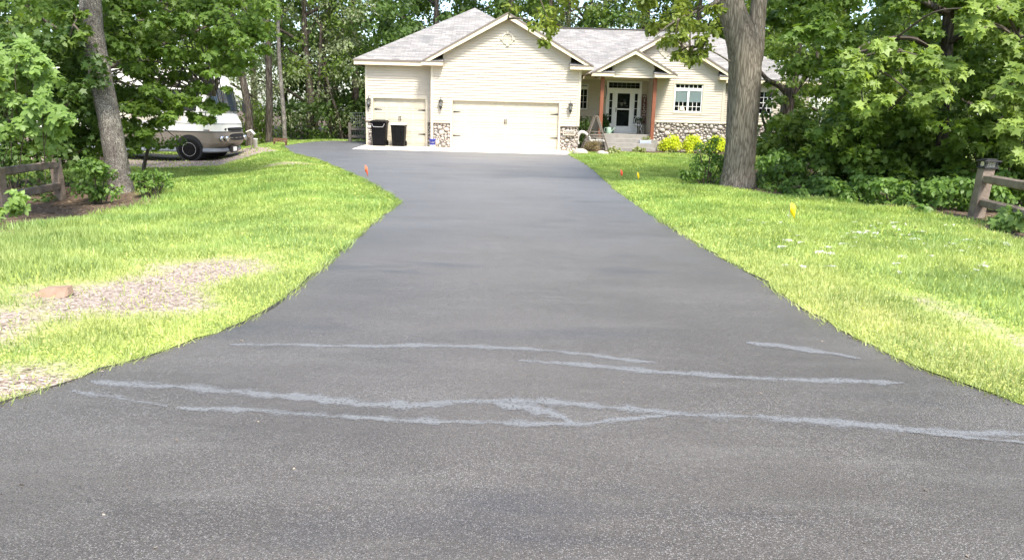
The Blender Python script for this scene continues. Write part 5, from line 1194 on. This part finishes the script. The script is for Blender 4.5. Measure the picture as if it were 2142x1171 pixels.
v=np.zeros((n,3,3)); v[:,0]=np.stack([x-np.cos(a)*wd_,y-np.sin(a)*wd_,z-.01],1); v[:,1]=np.stack([x+np.cos(a)*wd_,y+np.sin(a)*wd_,z-.01],1); v[:,2]=np.stack([x+np.cos(la)*ln,y+np.sin(la)*ln,z+hg*.8],1)
tag(npmesh('edge_grass',v.reshape(-1,3),np.arange(3*n).reshape(n,3),LF['grass']),'ragged grass fringe hanging over the asphalt edges','grass',kind='stuff')
# crumbs of bark, tar and grit lying along the edges and on the lawn's bare patch
x,y,r=scatter(60000,531,2.6,16,-.9); lw,ba,dr_,dD=cover(x,y); kp=(r.random(len(x))<np.where(dD<0,.10*np.exp(dD/.10)+.0015,np.clip((ba-.3)*.5,0,.3)+.10*np.exp(-dD/.05)))&(y<16); x,y=x[kp],y[kp]; n=len(x)
c=np.stack([x,y,np.maximum(height(x,y),np.where(dD[kp]<0,.029,-1))+.004],1); v,f=leaves(c,0,1.,TM['dia'],None,1.5,.4,532); v=v.reshape(n,4,3); v=c[:,None,:]+(v-c[:,None,:])*r.uniform(.012,.035,n)[:,None,None]
tag(npmesh('grit',v.reshape(-1,3),f,M['litter0']),'small dark and tan bark chips along the asphalt edges and bare patch','grit',kind='stuff')
x,y,r=scatter(190000,502,2.6,22,-.9); lw,ba,dr_,dD=cover(x,y)
cz=np.exp(-dD/1.0)*.8+.35*(ba>.25)+.12; kp=(r.random(len(x))<np.clip(lw,0,1)*cz*(1-np.clip((ba-.4)*2.,0,.85)))*(dD>.03)*house_mask(x,y); x,y=x[kp],y[kp]; n=len(x); print('clover',n)
c=np.stack([x,y,height(x,y)+r.uniform(.012,.055,n)],1); dist=np.hypot(x,y)
v,f=leaves(c,0,1.,TM['dia'],None,1.2,.45,503); v=v.reshape(n,4,3); v=c[:,None,:]+(v-c[:,None,:])*np.maximum(.016,.0022*dist)[:,None,None]
tag(npmesh('clover',v.reshape(-1,3),f,LF['clover']),'low yellow green clover mat along the driveway edges','clover',kind='stuff')
# dead leaves under the trees
x,y,r=scatter(26000,504,7,26,-.3); lw,ba,dr_,dD=cover(x,y); kp=(lw<.5)&(dD>.5)&(y<30); x,y=x[kp],y[kp]; c=np.stack([x,y,height(x,y)+.012],1); n=len(c)
v,f=leaves(c,0,.07,TM['oval'],None,1.4,.3,505)
M['litter']=leafmat('brown leaf litter',(.10,.065,.04),(.30,.22,.15),.1)
tag(npmesh('leaf_litter',v,f,M['litter']),'brown dead leaves on the ground under the trees','leaf litter',kind='stuff')
# pale leaves lying on the right lawn
lv=[]
for s in range(4):
    v,f=leaves(np.zeros((2,3))+np.array([[0,0,.05],[.05,.04,.06]]),0,.12,TM['maple' if s%2 else 'oval'],None,1.6,.35,520+s); lv.append((v,f))
base=[npmesh('fallen_leaf',v,f,LF['dryleaf']) for v,f in lv]; rr=random.Random(9); first=[True]*4
spots=[(1788,521),(1905,503),(1715,530),(1944,540),(2045,570),(2042,578),(1868,478),(1862,470),(1840,470),(1790,500),(1760,490),(1650,455),(1700,470),(1745,562),(2058,552),(1560,490),(1600,470),(2110,515),(1880,482),(1820,490)]
while len(spots)<110:
    px=rr.gauss(1850,150); py=rr.gauss(503,38)
    if 1560<px<2140 and 455<py<600: spots.append((px,py))
for i,(px,py) in enumerate(spots):
    k=i%4; o=base[k] if first[k] else base[k].copy()
    if not first[k]: link(o)
    first[k]=False; q=GG(px,py); o.location=(q[0],q[1],q[2]+.012); o.rotation_euler=(0,0,rr.uniform(0,6.28)); s=rr.uniform(.5,1.15); s*=.66; o.scale=(s,s,s*.7)
    tag(o,'pale dry leaf lying on the right lawn near the woods','fallen leaf','pale leaves on the right lawn')
